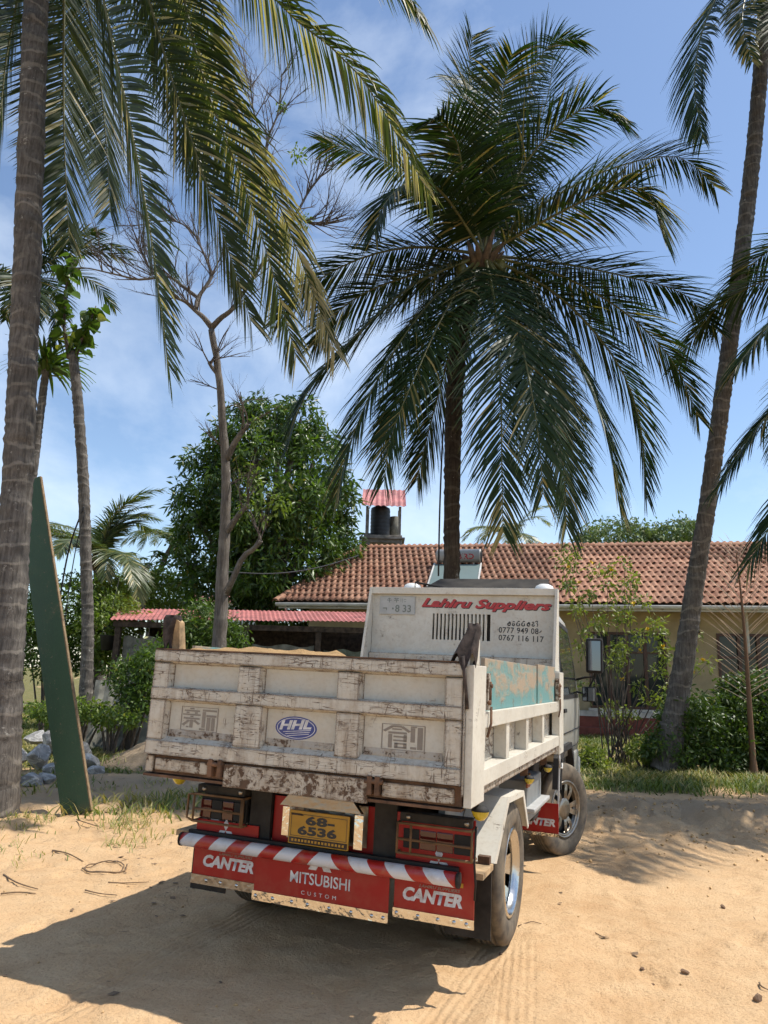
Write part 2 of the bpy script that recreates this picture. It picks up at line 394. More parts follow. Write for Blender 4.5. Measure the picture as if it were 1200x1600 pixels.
# ------------------------------------------------------------------ truck materials
def mat_paint(name, base=(0.60, 0.555, 0.46), wear=0.5, scratch=1.0, edge=1.0, grime=0.35, rough=0.5, fs=11):
    k = NT(name)
    n1 = k.noise(2.2, 6, 0.62, 0.3); n2 = k.noise(fs, 8, 0.72, 0.5); n3 = k.noise(46, 5, 0.65); msk = k.noise(3.4, 4, 0.6)
    c = k.mix(k.ramp(n1, (0.35, 0), (0.68, 1)), tuple(v * 0.86 for v in base), tuple(min(1, v * 1.06) for v in base))
    c = k.mix(k.ramp(n3, (0.30, 0.35), (0.5, 0)), c, tuple(v * f for v, f in zip(base, (0.62, 0.56, 0.5))))
    # dust film
    c = k.mix(k.ramp(n2, (0.42, 0), (0.75, grime)), c, (0.42, 0.315, 0.20))
    # thin wandering scratches: contour lines of stretched noise
    sc = None
    for sx, rot, s in (((1, 1, 8), 0.5, 2.8), ((1, 1, 7), -0.55, 3.4), ((1, 1, 11), 0.06, 2.6), ((8, 1, 1), 0.1, 2.4)):
        f = k.noise(s, 3, 0.5, 0.35, k.co('Object', sx, (0, rot, 0)))
        ln = k.ramp(k.math('ABSOLUTE', k.math('SUBTRACT', f, 0.5)), (0.003, 1), (0.008, 0))
        sc = ln if sc is None else k.math('MAXIMUM', sc, ln)
    gate = k.ramp(k.noise(5.5, 5, 0.65, 0.2), (0.60 - 0.16 * scratch, 0), (0.70 - 0.16 * scratch, 1))
    sc = k.math('MULTIPLY', sc, gate)
    # flaked patches
    fl = k.ramp(k.math('ADD', k.math('MULTIPLY', n2, 0.62), k.math('MULTIPLY', msk, 0.38)), (0.70 - 0.2 * wear, 0), (0.735 - 0.2 * wear, 1))
    rustc = k.mix(k.noise(30, 5, 0.6), (0.045, 0.030, 0.021), (0.15, 0.09, 0.055))
    rm = k.math('MAXIMUM', k.math('MULTIPLY', sc, 0.9), fl)
    if grime > 0.4:   # brown run-off streaks and caked grime
        stn = k.noise(9, 5, 0.65, 0.3, k.co('Object', (1.6, 1.6, 0.22))); c = k.mix(k.ramp(k.math('ADD', k.math('MULTIPLY', stn, 0.6), k.math('MULTIPLY', n1, 0.4)), (0.50, 0), (0.66, grime * 1.1)), c, (0.17, 0.11, 0.065))
    if edge:
        e = k.math('MULTIPLY', k.edge(0.017), k.ramp(k.noise(16, 5, 0.7), (0.33, 0.0), (0.48, edge)), True)
        rm = k.math('MAXIMUM', rm, e)
    c = k.mix(rm, c, rustc)
    k.P(color=c, rough=k.mix(rm, (rough,) * 3, (0.9,) * 3), spec=0.4, normal=k.bump(k.math('SUBTRACT', k.math('MULTIPLY', n2, 0.3), rm), 0.5, 0.004))
    return k.m
M['cream'] = mat_paint('cream_truck_paint', (0.64, 0.61, 0.53), 0.0, 0.15, 0, 0.2)
M['panel'] = mat_paint('recessed_panel_paint', (0.49, 0.475, 0.42), 0.12, 0.25, 0, 0.40)
M['worn'] = mat_paint('scratched_cream_paint', (0.53, 0.505, 0.44), 0.44, 1.1, 1.0, 0.55, fs=20)
M['rusty'] = mat_paint('flaking_cream_paint', (0.48, 0.44, 0.37), 0.96, 1.0, 1.0, 0.8, fs=24)
M['dirt'] = mat_paint('caked_dirt_on_paint', (0.40, 0.36, 0.30), 0.80, 0.9, 0, 0.8, fs=26)
M['bulk'] = mat_paint('bulkhead_paint', (0.57, 0.555, 0.495), 0.12, 0.25, 0, 0.35)
M['silver'] = plain('grey_cab_paint', (0.42, 0.41, 0.37), 0.32, 0.2, 0.08)
M['black'] = plain('black_chassis', (0.014, 0.012, 0.011), 0.75, var=0.4)
M['dirtyblack'] = plain('dusty_black_steel', (0.028, 0.024, 0.020), 0.85, var=0.5)
M['rust'] = plain('rusty_steel', (0.15, 0.08, 0.045), 0.9, var=0.5, bump=0.4)
M['cage'] = plain('brown_lamp_guard', (0.16, 0.085, 0.035), 0.7, var=0.4)
M['wood'] = plain('weathered_wood', (0.42, 0.29, 0.16), 0.85, var=0.35, scale=14, bump=0.3)
M['grey'] = plain('grey_plastic', (0.21, 0.22, 0.22), 0.6)
M['lightgrey'] = plain('pale_grey_plastic', (0.42, 0.42, 0.41), 0.5)
M['white'] = plain('white_vinyl', (0.56, 0.56, 0.58), 0.5, var=0.22, scale=34)
M['ink'] = plain('black_ink', (0.02, 0.02, 0.022), 0.5)
M['inkgrey'] = plain('grey_brown_vinyl', (0.225, 0.195, 0.165), 0.6)
M['blue'] = plain('blue_vinyl', (0.035, 0.05, 0.21), 0.45)
M['redtext'] = plain('red_vinyl', (0.42, 0.035, 0.04), 0.5)
def mat_simple(name, color, rough, metal=0.0, bump=0.0, scale=6, coat=0.0):
    k = NT(name); n = k.noise(scale, 4, 0.55, 0.5)
    k.P(color=k.mix(n, tuple(c * 0.85 for c in color), tuple(min(1, c * 1.1) for c in color)), rough=rough, metal=metal, coat=coat)
    if bump: k.P(normal=k.bump(n, bump, 0.05))
    return k.m
M['chrome'] = mat_simple('chrome', (0.58, 0.57, 0.55), 0.24, 1.0, 0.05, 30)
M['strip'] = mat_simple('wavy_polished_steel', (0.70, 0.67, 0.61), 0.13, 1.0, 0.35, 7)
M['chrome_dirty_shaded'] = mat_simple('stained_shaded_steel', (0.30, 0.27, 0.235), 0.34, 1.0, 0.2, 18)  # stained steel; its dark tone also stands in for shade on the front wheel
M['red'] = mat_simple('red_mud_flap', (0.46, 0.028, 0.016), 0.36)
def dusty(name, color, rough):
    k = NT(name); n = k.noise(7, 6, 0.65, 0.3); z = k.n('SeparateXYZ', {0: k.co('Object')}).outputs[2]
    low = k.ramp(z, (0.25, 0.28), (0.6, 0.06))
    c = k.mix(k.math('MULTIPLY', k.ramp(n, (0.45, 0.0), (0.75, 1)), low), color, (0.30, 0.20, 0.12)); k.P(color=c, rough=rough, spec=0.3)
    return k.m
M['red'] = dusty('red_mud_flap', (0.30, 0.010, 0.008), 0.42)
def mat_stripe():
    k = NT('red_white_barrier_stripes'); s = k.n('SeparateXYZ', {0: k.co('Object')})
    u = k.math('ADD', k.math('ABSOLUTE', k.math('SUBTRACT', s.outputs[0], 0.08)), k.math('MULTIPLY', s.outputs[2], 0.9))
    fr = k.math('FRACT', k.math('DIVIDE', k.math('ADD', u, 0.035), 0.195)); st = k.math('GREATER_THAN', fr, 0.47)
    d = k.noise(12, 6, 0.65)
    c = k.mix(st, (0.34, 0.016, 0.012), (0.55, 0.57, 0.61)); c = k.mix(k.ramp(d, (0.5, 0), (0.75, 0.5)), c, (0.30, 0.21, 0.14))
    k.P(color=c, rough=0.32); return k.m
M['stripe'] = mat_stripe()
def mat_tyre():
    k = NT('dusty_tyre_rubber'); n = k.noise(9, 6, 0.65); 
    k.P(color=k.mix(k.ramp(n, (0.35, 0), (0.7, 1)), (0.075, 0.066, 0.056), (0.215, 0.175, 0.125)), rough=0.9, spec=0.25, normal=k.bump(n, 0.2, 0.004)); return k.m
M['tyre'] = mat_tyre()
def mat_teal():
    k = NT('peeling_teal_paint_on_wood'); n = k.noise(8.0, 7, 0.66, 0.2, k.co('Object', (1, 0.4, 1))); g = k.noise(20, 5, 0.6, 0, k.co('Object', (1, 6, 0.6)))
    s = k.n('SeparateXYZ', {0: k.co('Object')}); up = k.ramp(s.outputs[2], (1.30, 0.0), (1.58, 0.0))
    hi = k.math('MULTIPLY', k.math('SUBTRACT', s.outputs[2], 1.45), 0.75)
    wood = k.mix(g, (0.24, 0.18, 0.12), (0.42, 0.335, 0.24)); teal = k.mix(g, (0.085, 0.215, 0.215), (0.15, 0.305, 0.295))
    m = k.ramp(k.math('ADD', n, hi), (0.44, 0), (0.58, 1)); r = k.ramp(k.noise(13, 6, 0.7, 0, k.co('Object', (1, 0.5, 1))), (0.60, 0), (0.66, 0.8))
    c = k.mix(m, teal, wood); c = k.mix(r, c, (0.15, 0.085, 0.05))
    k.P(color=c, rough=0.8, normal=k.bump(k.math('ADD', m, g), 0.35, 0.005)); return k.m
M['teal'] = mat_teal()
def mat_sand(name='heaped_sand', c1=(0.50, 0.315, 0.15), c2=(0.68, 0.46, 0.24)):
    k = NT(name); n = k.noise(7, 6, 0.65); f = k.noise(90, 4, 0.6)
    k.P(color=k.mix(k.ramp(k.math('ADD', k.math('MULTIPLY', n, 0.6), k.math('MULTIPLY', f, 0.4)), (0.35, 0), (0.65, 1)), c1, c2), rough=0.96, spec=0.1, normal=k.bump(k.math('ADD', n, k.math('MULTIPLY', f, 0.4)), 0.7, 0.03)); return k.m
M['sand'] = mat_sand(); M['load'] = mat_sand('shaded_sand_load', (0.24, 0.15, 0.07), (0.42, 0.275, 0.14))  # load colour darkened to put the palm's partial shade into it
M['soil'] = mat_sand('grey_soil', (0.17, 0.125, 0.08), (0.34, 0.26, 0.175))
def mat_glass(name, tint=(0.03, 0.035, 0.035), rough=0.04):
    k = NT(name); k.P(color=tint, rough=rough, spec=0.35); return k.m
M['glass'] = mat_glass('dark_window_glass')
def mat_lens(name, col, rough=0.15):
    k = NT(name); k.P(color=col, rough=rough, coat=0.6); return k.m
M['amber'] = mat_lens('yellow_lamp_lens', (0.46, 0.36, 0.02)); M['orange'] = mat_lens('orange_lamp_lens', (0.22, 0.055, 0.012)); M['redlens'] = mat_lens('red_lamp_lens', (0.06, 0.006, 0.005)); M['clearlens'] = mat_lens('clear_lamp_lens', (0.16, 0.17, 0.15))
def mat_mirror():
    k = NT('mirror_glass'); k.P(color=(0.13, 0.15, 0.19), rough=0.03, metal=1.0); return k.m
M['mirror'] = mat_mirror()
M['plate'] = plain('yellow_plate', (0.40, 0.215, 0.014), 0.45, var=0.1)
M['jplate'] = plain('faded_grey_plate', (0.40, 0.41, 0.40), 0.5, var=0.1)
M['jink'] = plain('faded_green_ink', (0.17, 0.19, 0.17), 0.5)
M['rag'] = plain('dark_brown_cloth', (0.055, 0.04, 0.034), 0.95, var=0.5, scale=22, bump=0.5)
M['whiteplastic'] = plain('white_plastic', (0.72, 0.72, 0.70), 0.35, var=0.05)
M['cloud_grey'] = M['lightgrey']

# ------------------------------------------------------------------ lettering
def text_mesh(txt, bold=0.0, shear=0.0, space=1.0, res=3):
    cu = bpy.data.curves.new('lettering', 'FONT'); cu.body = txt; cu.shear = shear; cu.offset = bold; cu.space_character = space; cu.resolution_u = res; cu.size = 1.0
    o = bpy.data.objects.new('lettering', cu); COL.objects.link(o)
    dg = bpy.context.evaluated_depsgraph_get(); dg.update()
    me = bpy.data.meshes.new_from_object(o.evaluated_get(dg)); bpy.data.objects.remove(o); bpy.data.curves.remove(cu)
    return me
def lettering(txt, frame, w, h, mat, parent, name='lettering', th=0.0015, **kw):
    """frame: 4x4 whose local x,y are the writing plane, origin at lower-left; stretched to w x h"""
    me = text_mesh(txt, **kw)
    n = len(me.vertices); co = np.zeros(n * 3); me.vertices.foreach_get('co', co); co = co.reshape(-1, 3)
    lo, hi = co.min(0), co.max(0); co[:, 0] = (co[:, 0] - lo[0]) / (hi[0] - lo[0]) * w; co[:, 1] = (co[:, 1] - lo[1]) / (hi[1] - lo[1]) * h; co[:, 2] = th
    F = np.array(frame); co = co @ F[:3, :3].T + F[:3, 3]
    me.vertices.foreach_set('co', co.astype(np.float32).ravel()); me.materials.clear(); me.materials.append(mat); me.update()
    me.name = name
    return link(bpy.data.objects.new(name, me), parent)
def rear(x, y, z):
    """writing frame on a face that looks backwards (-y)"""
    m = Matrix.Identity(4); m.col[0] = (1, 0, 0, 0); m.col[1] = (0, 0, 1, 0); m.col[2] = (0, -1, 0, 0); m.col[3] = (x, y, z, 1); return m
def flat_shapes(polys, frame, mat, parent, name, th=0.0015):
    mb = MB()
    for p in polys:
        mb.poly([frame @ Vector((q[0], q[1], th)) for q in p])
    o = mb.build(name, mat, parent)
    if len(polys) > 1: o['kind'] = 'stuff'
    return o
def bar(x0, y0, x1, y1): return [(x0, y0), (x1, y0), (x1, y1), (x0, y1)]
def stroke(a, b, w):
    a, b = Vector((*a, 0)), Vector((*b, 0)); d = (b - a).normalized(); s = Vector((-d.y, d.x, 0)) * w / 2
    return [tuple((a - s)[:2]), tuple((b - s)[:2]), tuple((b + s)[:2]), tuple((a + s)[:2])]
def scaled(polys, w, h): return [[(x * w / 10, y * h / 10) for x, y in p] for p in polys]
def ellipse(cx, cy, a, b, n=36): return [(cx + a * math.cos(2 * math.pi * i / n), cy + b * math.sin(2 * math.pi * i / n)) for i in range(n)]

# ------------------------------------------------------------------ truck
def build_truck():
    T = empty('tipper_truck', (TRUCK_X, TRUCK_Y, 0.0))
    T.rotation_mode = 'YXZ'; T.rotation_euler = (TRUCK_PIT, TRUCK_TILT, -TRUCK_YAW)
    tag(T, 'scratched cream tipper truck loaded with sand, parked on the sandy yard', 'truck')
    def part(name, mats, fn, parent=T, fix=False):
        mb = MB(); fn(mb); return mb.build(name, mats, parent, fix)
    def boxp(name, m, b, parent=T, ch=0.0):
        mb = MB(); mb.box(*b, ch=ch); return mb.build(name, m, parent)
    def trap(name, m, x0, x1, z0, z1, yf, yb, s, parent):
        l, r, b, t = s; mb = MB()
        vs = [(x0 + l, yf, z0 + b), (x1 - r, yf, z0 + b), (x1 - r, yf, z1 - t), (x0 + l, yf, z1 - t), (x0, yb, z0), (x1, yb, z0), (x1, yb, z1), (x0, yb, z1)]
        mb.add(vs, [(0, 1, 2, 3), (5, 4, 7, 6), (4, 0, 3, 7), (1, 5, 6, 2), (3, 2, 6, 7), (4, 5, 1, 0)])
        return mb.build(name, m, parent)
    # ---- tailgate: sheet, three rails, eight short stiles
    tg = boxp('tailgate', M['panel'], (-.851, .851, .022, .045, 1.004, 1.536))
    tg['label'] = 'scratched tailgate with recessed panels and emblems'
    trap('rail', M['worn'], -.853, .853, 1.466, 1.538, -.020, .021, (.004, .004, .014, .003), tg)
    trap('rail', M['worn'], -.853, .853, 1.272, 1.348, -.020, .021, (.004, .004, .014, .006), tg)
    trap('rail', M['worn'], -.853, .853, 1.002, 1.102, -.020, .021, (.004, .004, .003, .030), tg)
    for z0, z1, xs in ((1.34, 1.47, ((-.851, -.738), (-.342, -.187), (.210, .352), (.752, .851))), (1.08, 1.28, ((-.851, -.740), (-.344, -.160), (.214, .364), (.756, .851)))):
        for i, (a, b) in enumerate(xs):
            trap('stile', M['worn'], a, b, z0, z1, -.016, .0215, (0.003 if i == 0 else .016, .003 if i == 3 else .016, 0, 0), tg)
    for a, b in ((-.74, -.344), (-.16, .214), (.364, .756)): trap('dirt_ledge', M['dirt'], a + .004, b - .004, 1.088, 1.132, .013, .0215, (0, 0, 0, .026), tg)
    boxp('top_lip', M['rust'], (-.853, .853, -.012, .05, 1.5385, 1.546), tg)
    # kanji and oval emblem
    # blocky characters
    k1 = [bar(2, 9.3, 3.3, 10), bar(.4, 8.3, 5, 9.0), bar(1.0, 7.4, 1.9, 8.1), bar(3.5, 7.4, 4.4, 8.1), bar(0, 6.5, 5.3, 7.2), bar(.3, 4.7, 5.1, 5.5), bar(2.2, .8, 3.2, 4.5), bar(2.2, 5.7, 3.2, 6.3),
          stroke((2.0, 4.3), (0.2, 1.8), .9), stroke((3.4, 4.3), (5.1, 2.6), .9), bar(1.2, .8, 2.0, 1.5),
          bar(5.8, 8.7, 10, 9.6), bar(5.8, 1.2, 6.8, 8.5), bar(7.0, 6.2, 10, 7.2), bar(7.2, 0, 8.3, 6.0), bar(8.6, 0.0, 9.6, 6.0), bar(5.2, 0, 6.9, .9)]
    k2 = [stroke((0.2, 7.2), (2.3, 9.5), .9), stroke((2.2, 9.5), (4.6, 9.5), .8), stroke((4.6, 9.5), (6.6, 7.4), .9), bar(2.2, 8.0, 4.6, 8.6), bar(1.3, 6.3, 5.9, 7.2), bar(1.3, .3, 2.3, 6.1), bar(2.6, 4.8, 5.9, 5.5), bar(2.6, 3.2, 5.9, 3.9), bar(5.1, 3.2, 5.9, 6.1),
          bar(2.9, .3, 5.9, 1.0), bar(2.9, 1.9, 5.9, 2.6), bar(2.9, .3, 3.7, 2.6), bar(5.1, .3, 5.9, 2.6), bar(6.8, 3.2, 7.9, 9.2), bar(8.5, .3, 9.8, 9.6), bar(6.8, .3, 8.3, 1.3), bar(6.8, 9.35, 8.3, 9.9)]
    def outline(x0, y0, x1, y1, w=.28): return [bar(x0, y0, x1, y0 + w), bar(x0, y1 - w, x1, y1), bar(x0, y0 + w, x0 + w, y1 - w), bar(x1 - w, y0 + w, x1, y1 - w)]
    flat_shapes(scaled(k1 + outline(-.5, -.6, 10.5, 10.6), .205, .108), rear(-.662, .022, 1.139), M['inkgrey'], tg, 'emblem')
    flat_shapes(scaled(k2 + outline(-.4, -.5, 10.4, 10.4), .200, .106), rear(.460, .022, 1.134), M['inkgrey'], tg, 'emblem')
    fr = rear(-.112, .022, 1.136)
    em = flat_shapes([ellipse(.114, .053, .114, .055)], fr, M['blue'], tg, 'emblem', .0012)
    ring = MB(); a = ellipse(.114, .053, .105, .049); b = ellipse(.114, .053, .101, .046)
    for i in range(36):
        j = (i + 1) % 36; ring.poly([fr @ Vector((*p, .0022)) for p in (a[i], a[j], b[j], b[i])])
    ring.build('emblem_ring', M['white'], tg)
    flat_shapes([[(.045 + .012 * i, .030 - .009 * i), (.196 - .012 * i * .4, .046 - .009 * i), (.196 - .012 * i * .4, .049 - .009 * i), (.045 + .012 * i, .033 - .009 * i)] for i in range(3)], fr, M['white'], tg, 'emblem_stripes', .0022)
    hl = lettering('HHL', rear(-.112 + .022, .022, 1.136 + .040) @ Matrix.Rotation(.07, 4, 'Z'), .178, .044, M['white'], tg, shear=.25, bold=.045, th=.0022)
    # ---- rear sill and hinges
    boxp('rear_sill', M['rust'], (-.85, .85, .012, .13, .912, .998))
    for b in ((-.845, -.80, -.004, .012, .915, .995), (-.785, -.466, -.006, .012, .928, .985), (-.366, .406, -.014, .012, .884, .992), (.476, .818, -.006, .012, .922, .985)):
        boxp('sill_plate', M['rusty'], b, ch=.004)
    for x in (-.44, -.385, .42, .458):
        boxp('hinge', M['rust'], (x - .012, x + .012, -.028, .02, .925, 1.01), ch=.004)
    for x in (-.4125, .439):
        part('hinge_pin', M['rust'], lambda m: m.tube([(x - .045, -.018, .985), (x + .045, -.018, .985)], .011, 8))
    boxp('sill_edge', M['rust'], (-.853, .853, -.004, .05, .893, .9055))
    # ---- corner posts
    for s in (1, -1):
        if s == 1: boxp('corner_post', M['cream'], (.859, .895, .004, .255, .911, 1.532), ch=.004)
        else: boxp('corner_post', M['cream'], (-.853, -.818, .052, .255, .911, 1.53), ch=.004)
    boxp('post_trim', M['worn'], (.8535, .8585, -.018, .03, .96, 1.53))
    # ---- bed
    boxp('bed_floor', M['rust'], (-.80, .80, .06, 3.1, .99, 1.03))
    for s in (1, -1):
        def X(a, b): return (min(s * a, s * b), max(s * a, s * b))
        sw = boxp('side_wall', M['worn'], (*X(.800, .812), .20, 3.12, .98, 1.53))
        boxp('side_rail', M['cream'], (*X(.813, .892), .2555, 2.925, .975, 1.050), sw, .003)
        boxp('side_rail', M['cream'], (*X(.830, .892), .2555, 2.925, 1.240, 1.316), sw, .003)
        for y in (.86, 1.49, 2.15):
            boxp('side_rib', M['cream'], (*X(.813, .884), y - .035, y + .05, 1.0505, 1.2395), sw, .003)
        boxp('front_post', M['cream'], (*X(.835, .897), 2.93, 3.175, .906, 1.55), sw, .004)
        boxp('lower_edge', M['rusty'], (*X(.79, .880), .26, 2.92, .935, .974), sw)
        boxp('side_board', M['teal'], (*X(.846, .868), .335, 1.93, 1.3165, 1.574), sw, .003)
        boxp('side_board', M['teal'], (*X(.844, .866), 2.02, 2.90, 1.3165, 1.588), sw, .003)
        boxp('batten', M['cream'], (*X(.820, .8455), 1.88, 2.07, 1.3165, 1.46), sw)
        for y in (.300, 2.875):
            boxp('latch', M['rusty'], (*X(.872, .902), y - .030, y + .03, 1.325, 1.50), sw, .004)
            part('latch_bolt', M['rust'], lambda m: (m.tube([(s * .903, y, 1.36), (s * .903, y, 1.46)], .010, 8), m.tube([(s * .896, y - .02, 1.36), (s * .915, y - .02, 1.36)], .012, 8), m.tube([(s * .896, y, 1.44), (s * .918, y, 1.44)], .010, 8), m.tube([(s * .905, y + .03, 1.34), (s * .907, y + .025, 1.26), (s * .900, y - .02, 1.20)], .007, 6)), sw)
    # load of sand
    nx, ny = 70, 120; xs = np.linspace(-.80, .80, nx); ys = np.linspace(.046, 3.08, ny); Y, X_ = np.meshgrid(ys, xs, indexing='ij')
    Z = 1.482 + .035 * np.clip((Y - .05) / .5, 0, 1) * np.exp(-((X_ + .2) / .8) ** 4) + .045 * np.exp(-((X_ + .45) / .5) ** 2 - ((Y - .35) / .4) ** 2) + .06 * fbm(X_, Y, 3.0, 4, 61) + .03 * fbm(X_, Y, 12, 3, 66) - .05 * np.clip(X_, 0, 1) - .10 * np.clip((Y - 2) / 1, 0, 1) + .07 * np.exp(-((X_ - .74) / .1) ** 2 - ((Y - .2) / .25) ** 2)
    V = np.stack([X_, Y, Z], -1).reshape(-1, 3); i = (np.arange(ny - 1)[:, None] * nx + np.arange(nx - 1)[None]).ravel()
    # skirt down to the floor so the load is solid
    so = np_mesh('sand_load', V, np.stack([i, i + 1, i + nx + 1, i + nx], 1), M['load'], T, smooth=True)
    so['kind'] = 'stuff'
    # ---- bulkhead behind the cab, with slots
    def bulk(m):
        y0, y1 = 3.10, 3.122; zb, zt = 1.56, 2.19; sx0, sx1, sz0, sz1 = -.255, .277, 1.79, 2.022
        m.box(-.838, sx0, y0, y1, zb, zt); m.box(sx1, .838, y0, y1, zb, zt); m.box(sx0, sx1, y0, y1, sz1, zt); m.box(sx0, sx1, y0, y1, zb, sz0)
        n = 15; p = (sx1 - sx0) / n
        for i in range(n):
            if i < n - 1: m.box(sx0 + p * i + p * .5, sx0 + p * (i + 1), y0, y1, sz0, sz1)
    bk = part('bulkhead', M['bulk'], bulk); bk['label'] = 'cream bulkhead with slots, phone numbers and red lettering'
    boxp('back_plate', M['black'], (-.30, .32, 3.155, 3.16, 1.75, 2.06), bk)
    boxp('top_rail', M['cream'], (-.86, .86, 3.06, 3.125, 2.192, 2.252), bk, .004)
    boxp('bottom_rail', M['worn'], (-.838, .838, 3.045, 3.0995, 1.575, 1.655), bk, .004)
    for s in (1, -1):
        mb = MB(); mb.prism([(2.90, 1.56), (3.14, 1.56), (3.14, 2.25), (3.055, 2.25)], s * .842, s * .864, 'x'); mb.build('side_flange', M['cream'], bk, True)
    # left lip flares outwards
    mb = MB(); mb.add([(-.868, 3.09, 2.25), (-.83, 3.098, 2.25), (-.865, 3.098, 1.58), (-.912, 3.085, 1.58), (-.868, 3.11, 2.25), (-.83, 3.115, 2.25), (-.865, 3.115, 1.58), (-.912, 3.11, 1.58)], [(3, 2, 1, 0), (4, 5, 6, 7), (0, 1, 5, 4), (1, 2, 6, 5), (2, 3, 7, 6), (3, 0, 4, 7)]); mb.build('flared_edge', M['cream'], bk, True)
    jp = boxp('old_number_plate', M['jplate'], (-.770, -.425, 3.088, 3.0995, 2.005, 2.168), bk, .003)
    lettering('8 33', rear(-.615, 3.088, 2.025), .155, .068, M['jink'], jp, bold=.02); flat_shapes([bar(0, 0, .016, .016), bar(-.09, .006, -.05, .016), bar(-.058, -.01, -.05, .01)], rear(-.645, 3.088, 2.05), M['jink'], jp, 'lettering')
    flat_shapes([bar(.0, .02, .05, .026), bar(.022, 0, .028, .045), bar(.008, .036, .042, .041), bar(.07, .034, .12, .039), bar(.082, .026, .086, .045), bar(.104, .026, .108, .045), bar(.07, .018, .12, .023), bar(.092, 0, .098, .03), bar(.135, .01, .139, .04), bar(.15, .0, .154, .04), bar(.165, .03, .19, .034), bar(.17, .008, .19, .012)], rear(-.70, 3.088, 2.112), M['jink'], jp, 'lettering')
    slope = Matrix.Rotation(-.012, 4, 'Z')
    lettering('Lahiru Suppliers', rear(-.360, 3.0995, 2.050) @ slope, 1.175, .105, M['ink'], bk, shear=.38, bold=.045, th=.0008)
    lettering('Lahiru Suppliers', rear(-.366, 3.0995, 2.057) @ slope, 1.175, .105, M['redtext'], bk, shear=.38, bold=.04, th=.0022)
    # Sinhala place name, drawn stroke by stroke
    sin = MB(); fr = rear(.425, 3.0995, 1.925)
    def arc(cx, cy, r, a0, a1, w=.007, ry=None):
        ry = ry or r; w = w * 1.45; n = 14; P = []
        for i in range(n + 1):
            a = R(a0 + (a1 - a0) * i / n); P.append((cx + r * math.cos(a), cy + ry * math.sin(a), cx + (r - w) * math.cos(a), cy + (ry - w) * math.sin(a)))
        for p, q in zip(P, P[1:]): sin.poly([fr @ Vector((*t, .0018)) for t in ((p[0], p[1]), (q[0], q[1]), (q[2], q[3]), (p[2], p[3]))])
    x = .0
    for g in 'kocicike':
        pass
    for cx, kind in ((.018, 'k'), (.056, 'o'), (.096, 'c'), (.140, 'c'), (.186, 'k'), (.226, 'd'), (.258, 'e')):
        if kind == 'k': arc(cx, .016, .017, -20, 320, .007, .016); arc(cx + .004, .030, .010, -40, 200, .005)
        elif kind == 'o': arc(cx, .014, .014, 100, 440, .006, .014); arc(cx + .002, .034, .011, 10, 190, .005)
        elif kind == 'c': arc(cx, .015, .018, 130, 420, .006, .015); arc(cx - .008, .024, .008, 0, 300, .004); arc(cx + .006, .036, .012, 20, 200, .005)
        elif kind == 'd': arc(cx, .014, .014, 60, 380, .006); arc(cx, .034, .010, -60, 190, .005)
        else: arc(cx, .016, .010, -90, 120, .005, .016); arc(cx - .002, .040, .012, -30, 190, .005)
    sin.build('lettering', M['ink'], bk)['kind'] = 'stuff'
    lettering('0777 949 08', rear(.352, 3.0995, 1.866) @ slope, .345, .050, M['ink'], bk, bold=.012, space=1.06)
    flat_shapes([stroke((0, 0), (.018, .018), .007)], rear(.705, 3.0995, 1.875), M['ink'], bk, 'lettering')
    lettering('0767 116 117', rear(.352, 3.0995, 1.800) @ slope, .390, .050, M['ink'], bk, bold=.012, space=1.06)
    # ---- chassis and running gear
    for x in (-.38, .38): boxp('chassis_rail', M['dirtyblack'], (x - .035, x + .035, .46, 4.8, .60, .78))
    boxp('cross_member', M['black'], (-.345, .345, .42, .50, .58, .80)); boxp('cross_member', M['black'], (-.345, .345, 2.2, 2.3, .6, .78))
    for x in (-.36, .36): boxp('bed_frame', M['dirtyblack'], (x - .04, x + .04, .46, 3.1, .79, .935))
    for y in (.35, .95, 1.55, 2.15, 2.75): boxp('bed_cross_member', M['dirtyblack'], (-.78, .78, y, y + .06, .925, .988))
    boxp('hydraulic_unit', M['black'], (-.3, .3, 1.9, 2.8, .55, .9))
    part('rear_axle', M['black'], lambda m: (m.tube([(-.62, 1.25, .40), (.62, 1.25, .40)], .06, 10), m.lathe([(-.17, .06), (-.13, .14), (0, .17), (.13, .14), (.17, .06)], 16, 'x', (0, 1.25, .40))))
    for x in (-.46, .46): part('leaf_spring', M['black'], lambda m: m.tube([(x, .62, .60), (x, .9, .50), (x, 1.25, .46), (x, 1.6, .50), (x, 1.9, .62)], .035, 6))
    boxp('fuel_tank', M['black'], (-.78, -.44, 1.95, 2.8, .45, .78), ch=.03)
    # ---- rear lamps behind guards
    for s, (x0, x1, z0, z1) in ((-1, (-.735, -.425, .635, .775)), (1, (.452, .828, .622, .758))):
        hb = boxp('rear_lamp', M['black'], (x0 + .01, x1 - .01, .37, .44, z0 + .008, z1 - .005), ch=.006)
        w = (x1 - x0 - .03) / 4; ms = ('black', 'redlens', 'redlens', 'black') if s == 1 else ('redlens', 'black', 'redlens', 'black')
        for i, mm in enumerate(ms): boxp('lens', M[mm], (x0 + .015 + w * i + .002, x0 + .015 + w * (i + 1) - .002, .355, .3695, z0 + .015, z1 - .03), hb, .004)
        zz = (z0, (z0 + z1) / 2 - .005, z1)
        def cage(m):
            r = .0065
            for z in zz: m.tube([(x0, .312, z), (x1, .312, z)], r, 8)
            for x in (x0, x1): m.tube([(x, .312, z0), (x, .312, z1)], r, 8)
            m.tube([(x0 + .07 if s == 1 else x1 - .01, .312, z0), (x0 + .07 if s == 1 else x1 - .01, .312, z1)], r, 8)
            for x in (x0, x1):
                for z in (z0, z1): m.tube([(x, .312, z), (x, .40, z)], r, 8)
            if s == -1:
                m.tube([(x0, .312, z1), (x0 - .05, .33, z1 - .01), (x0 - .05, .33, z0 + .01), (x0, .312, z0)], r, 8)
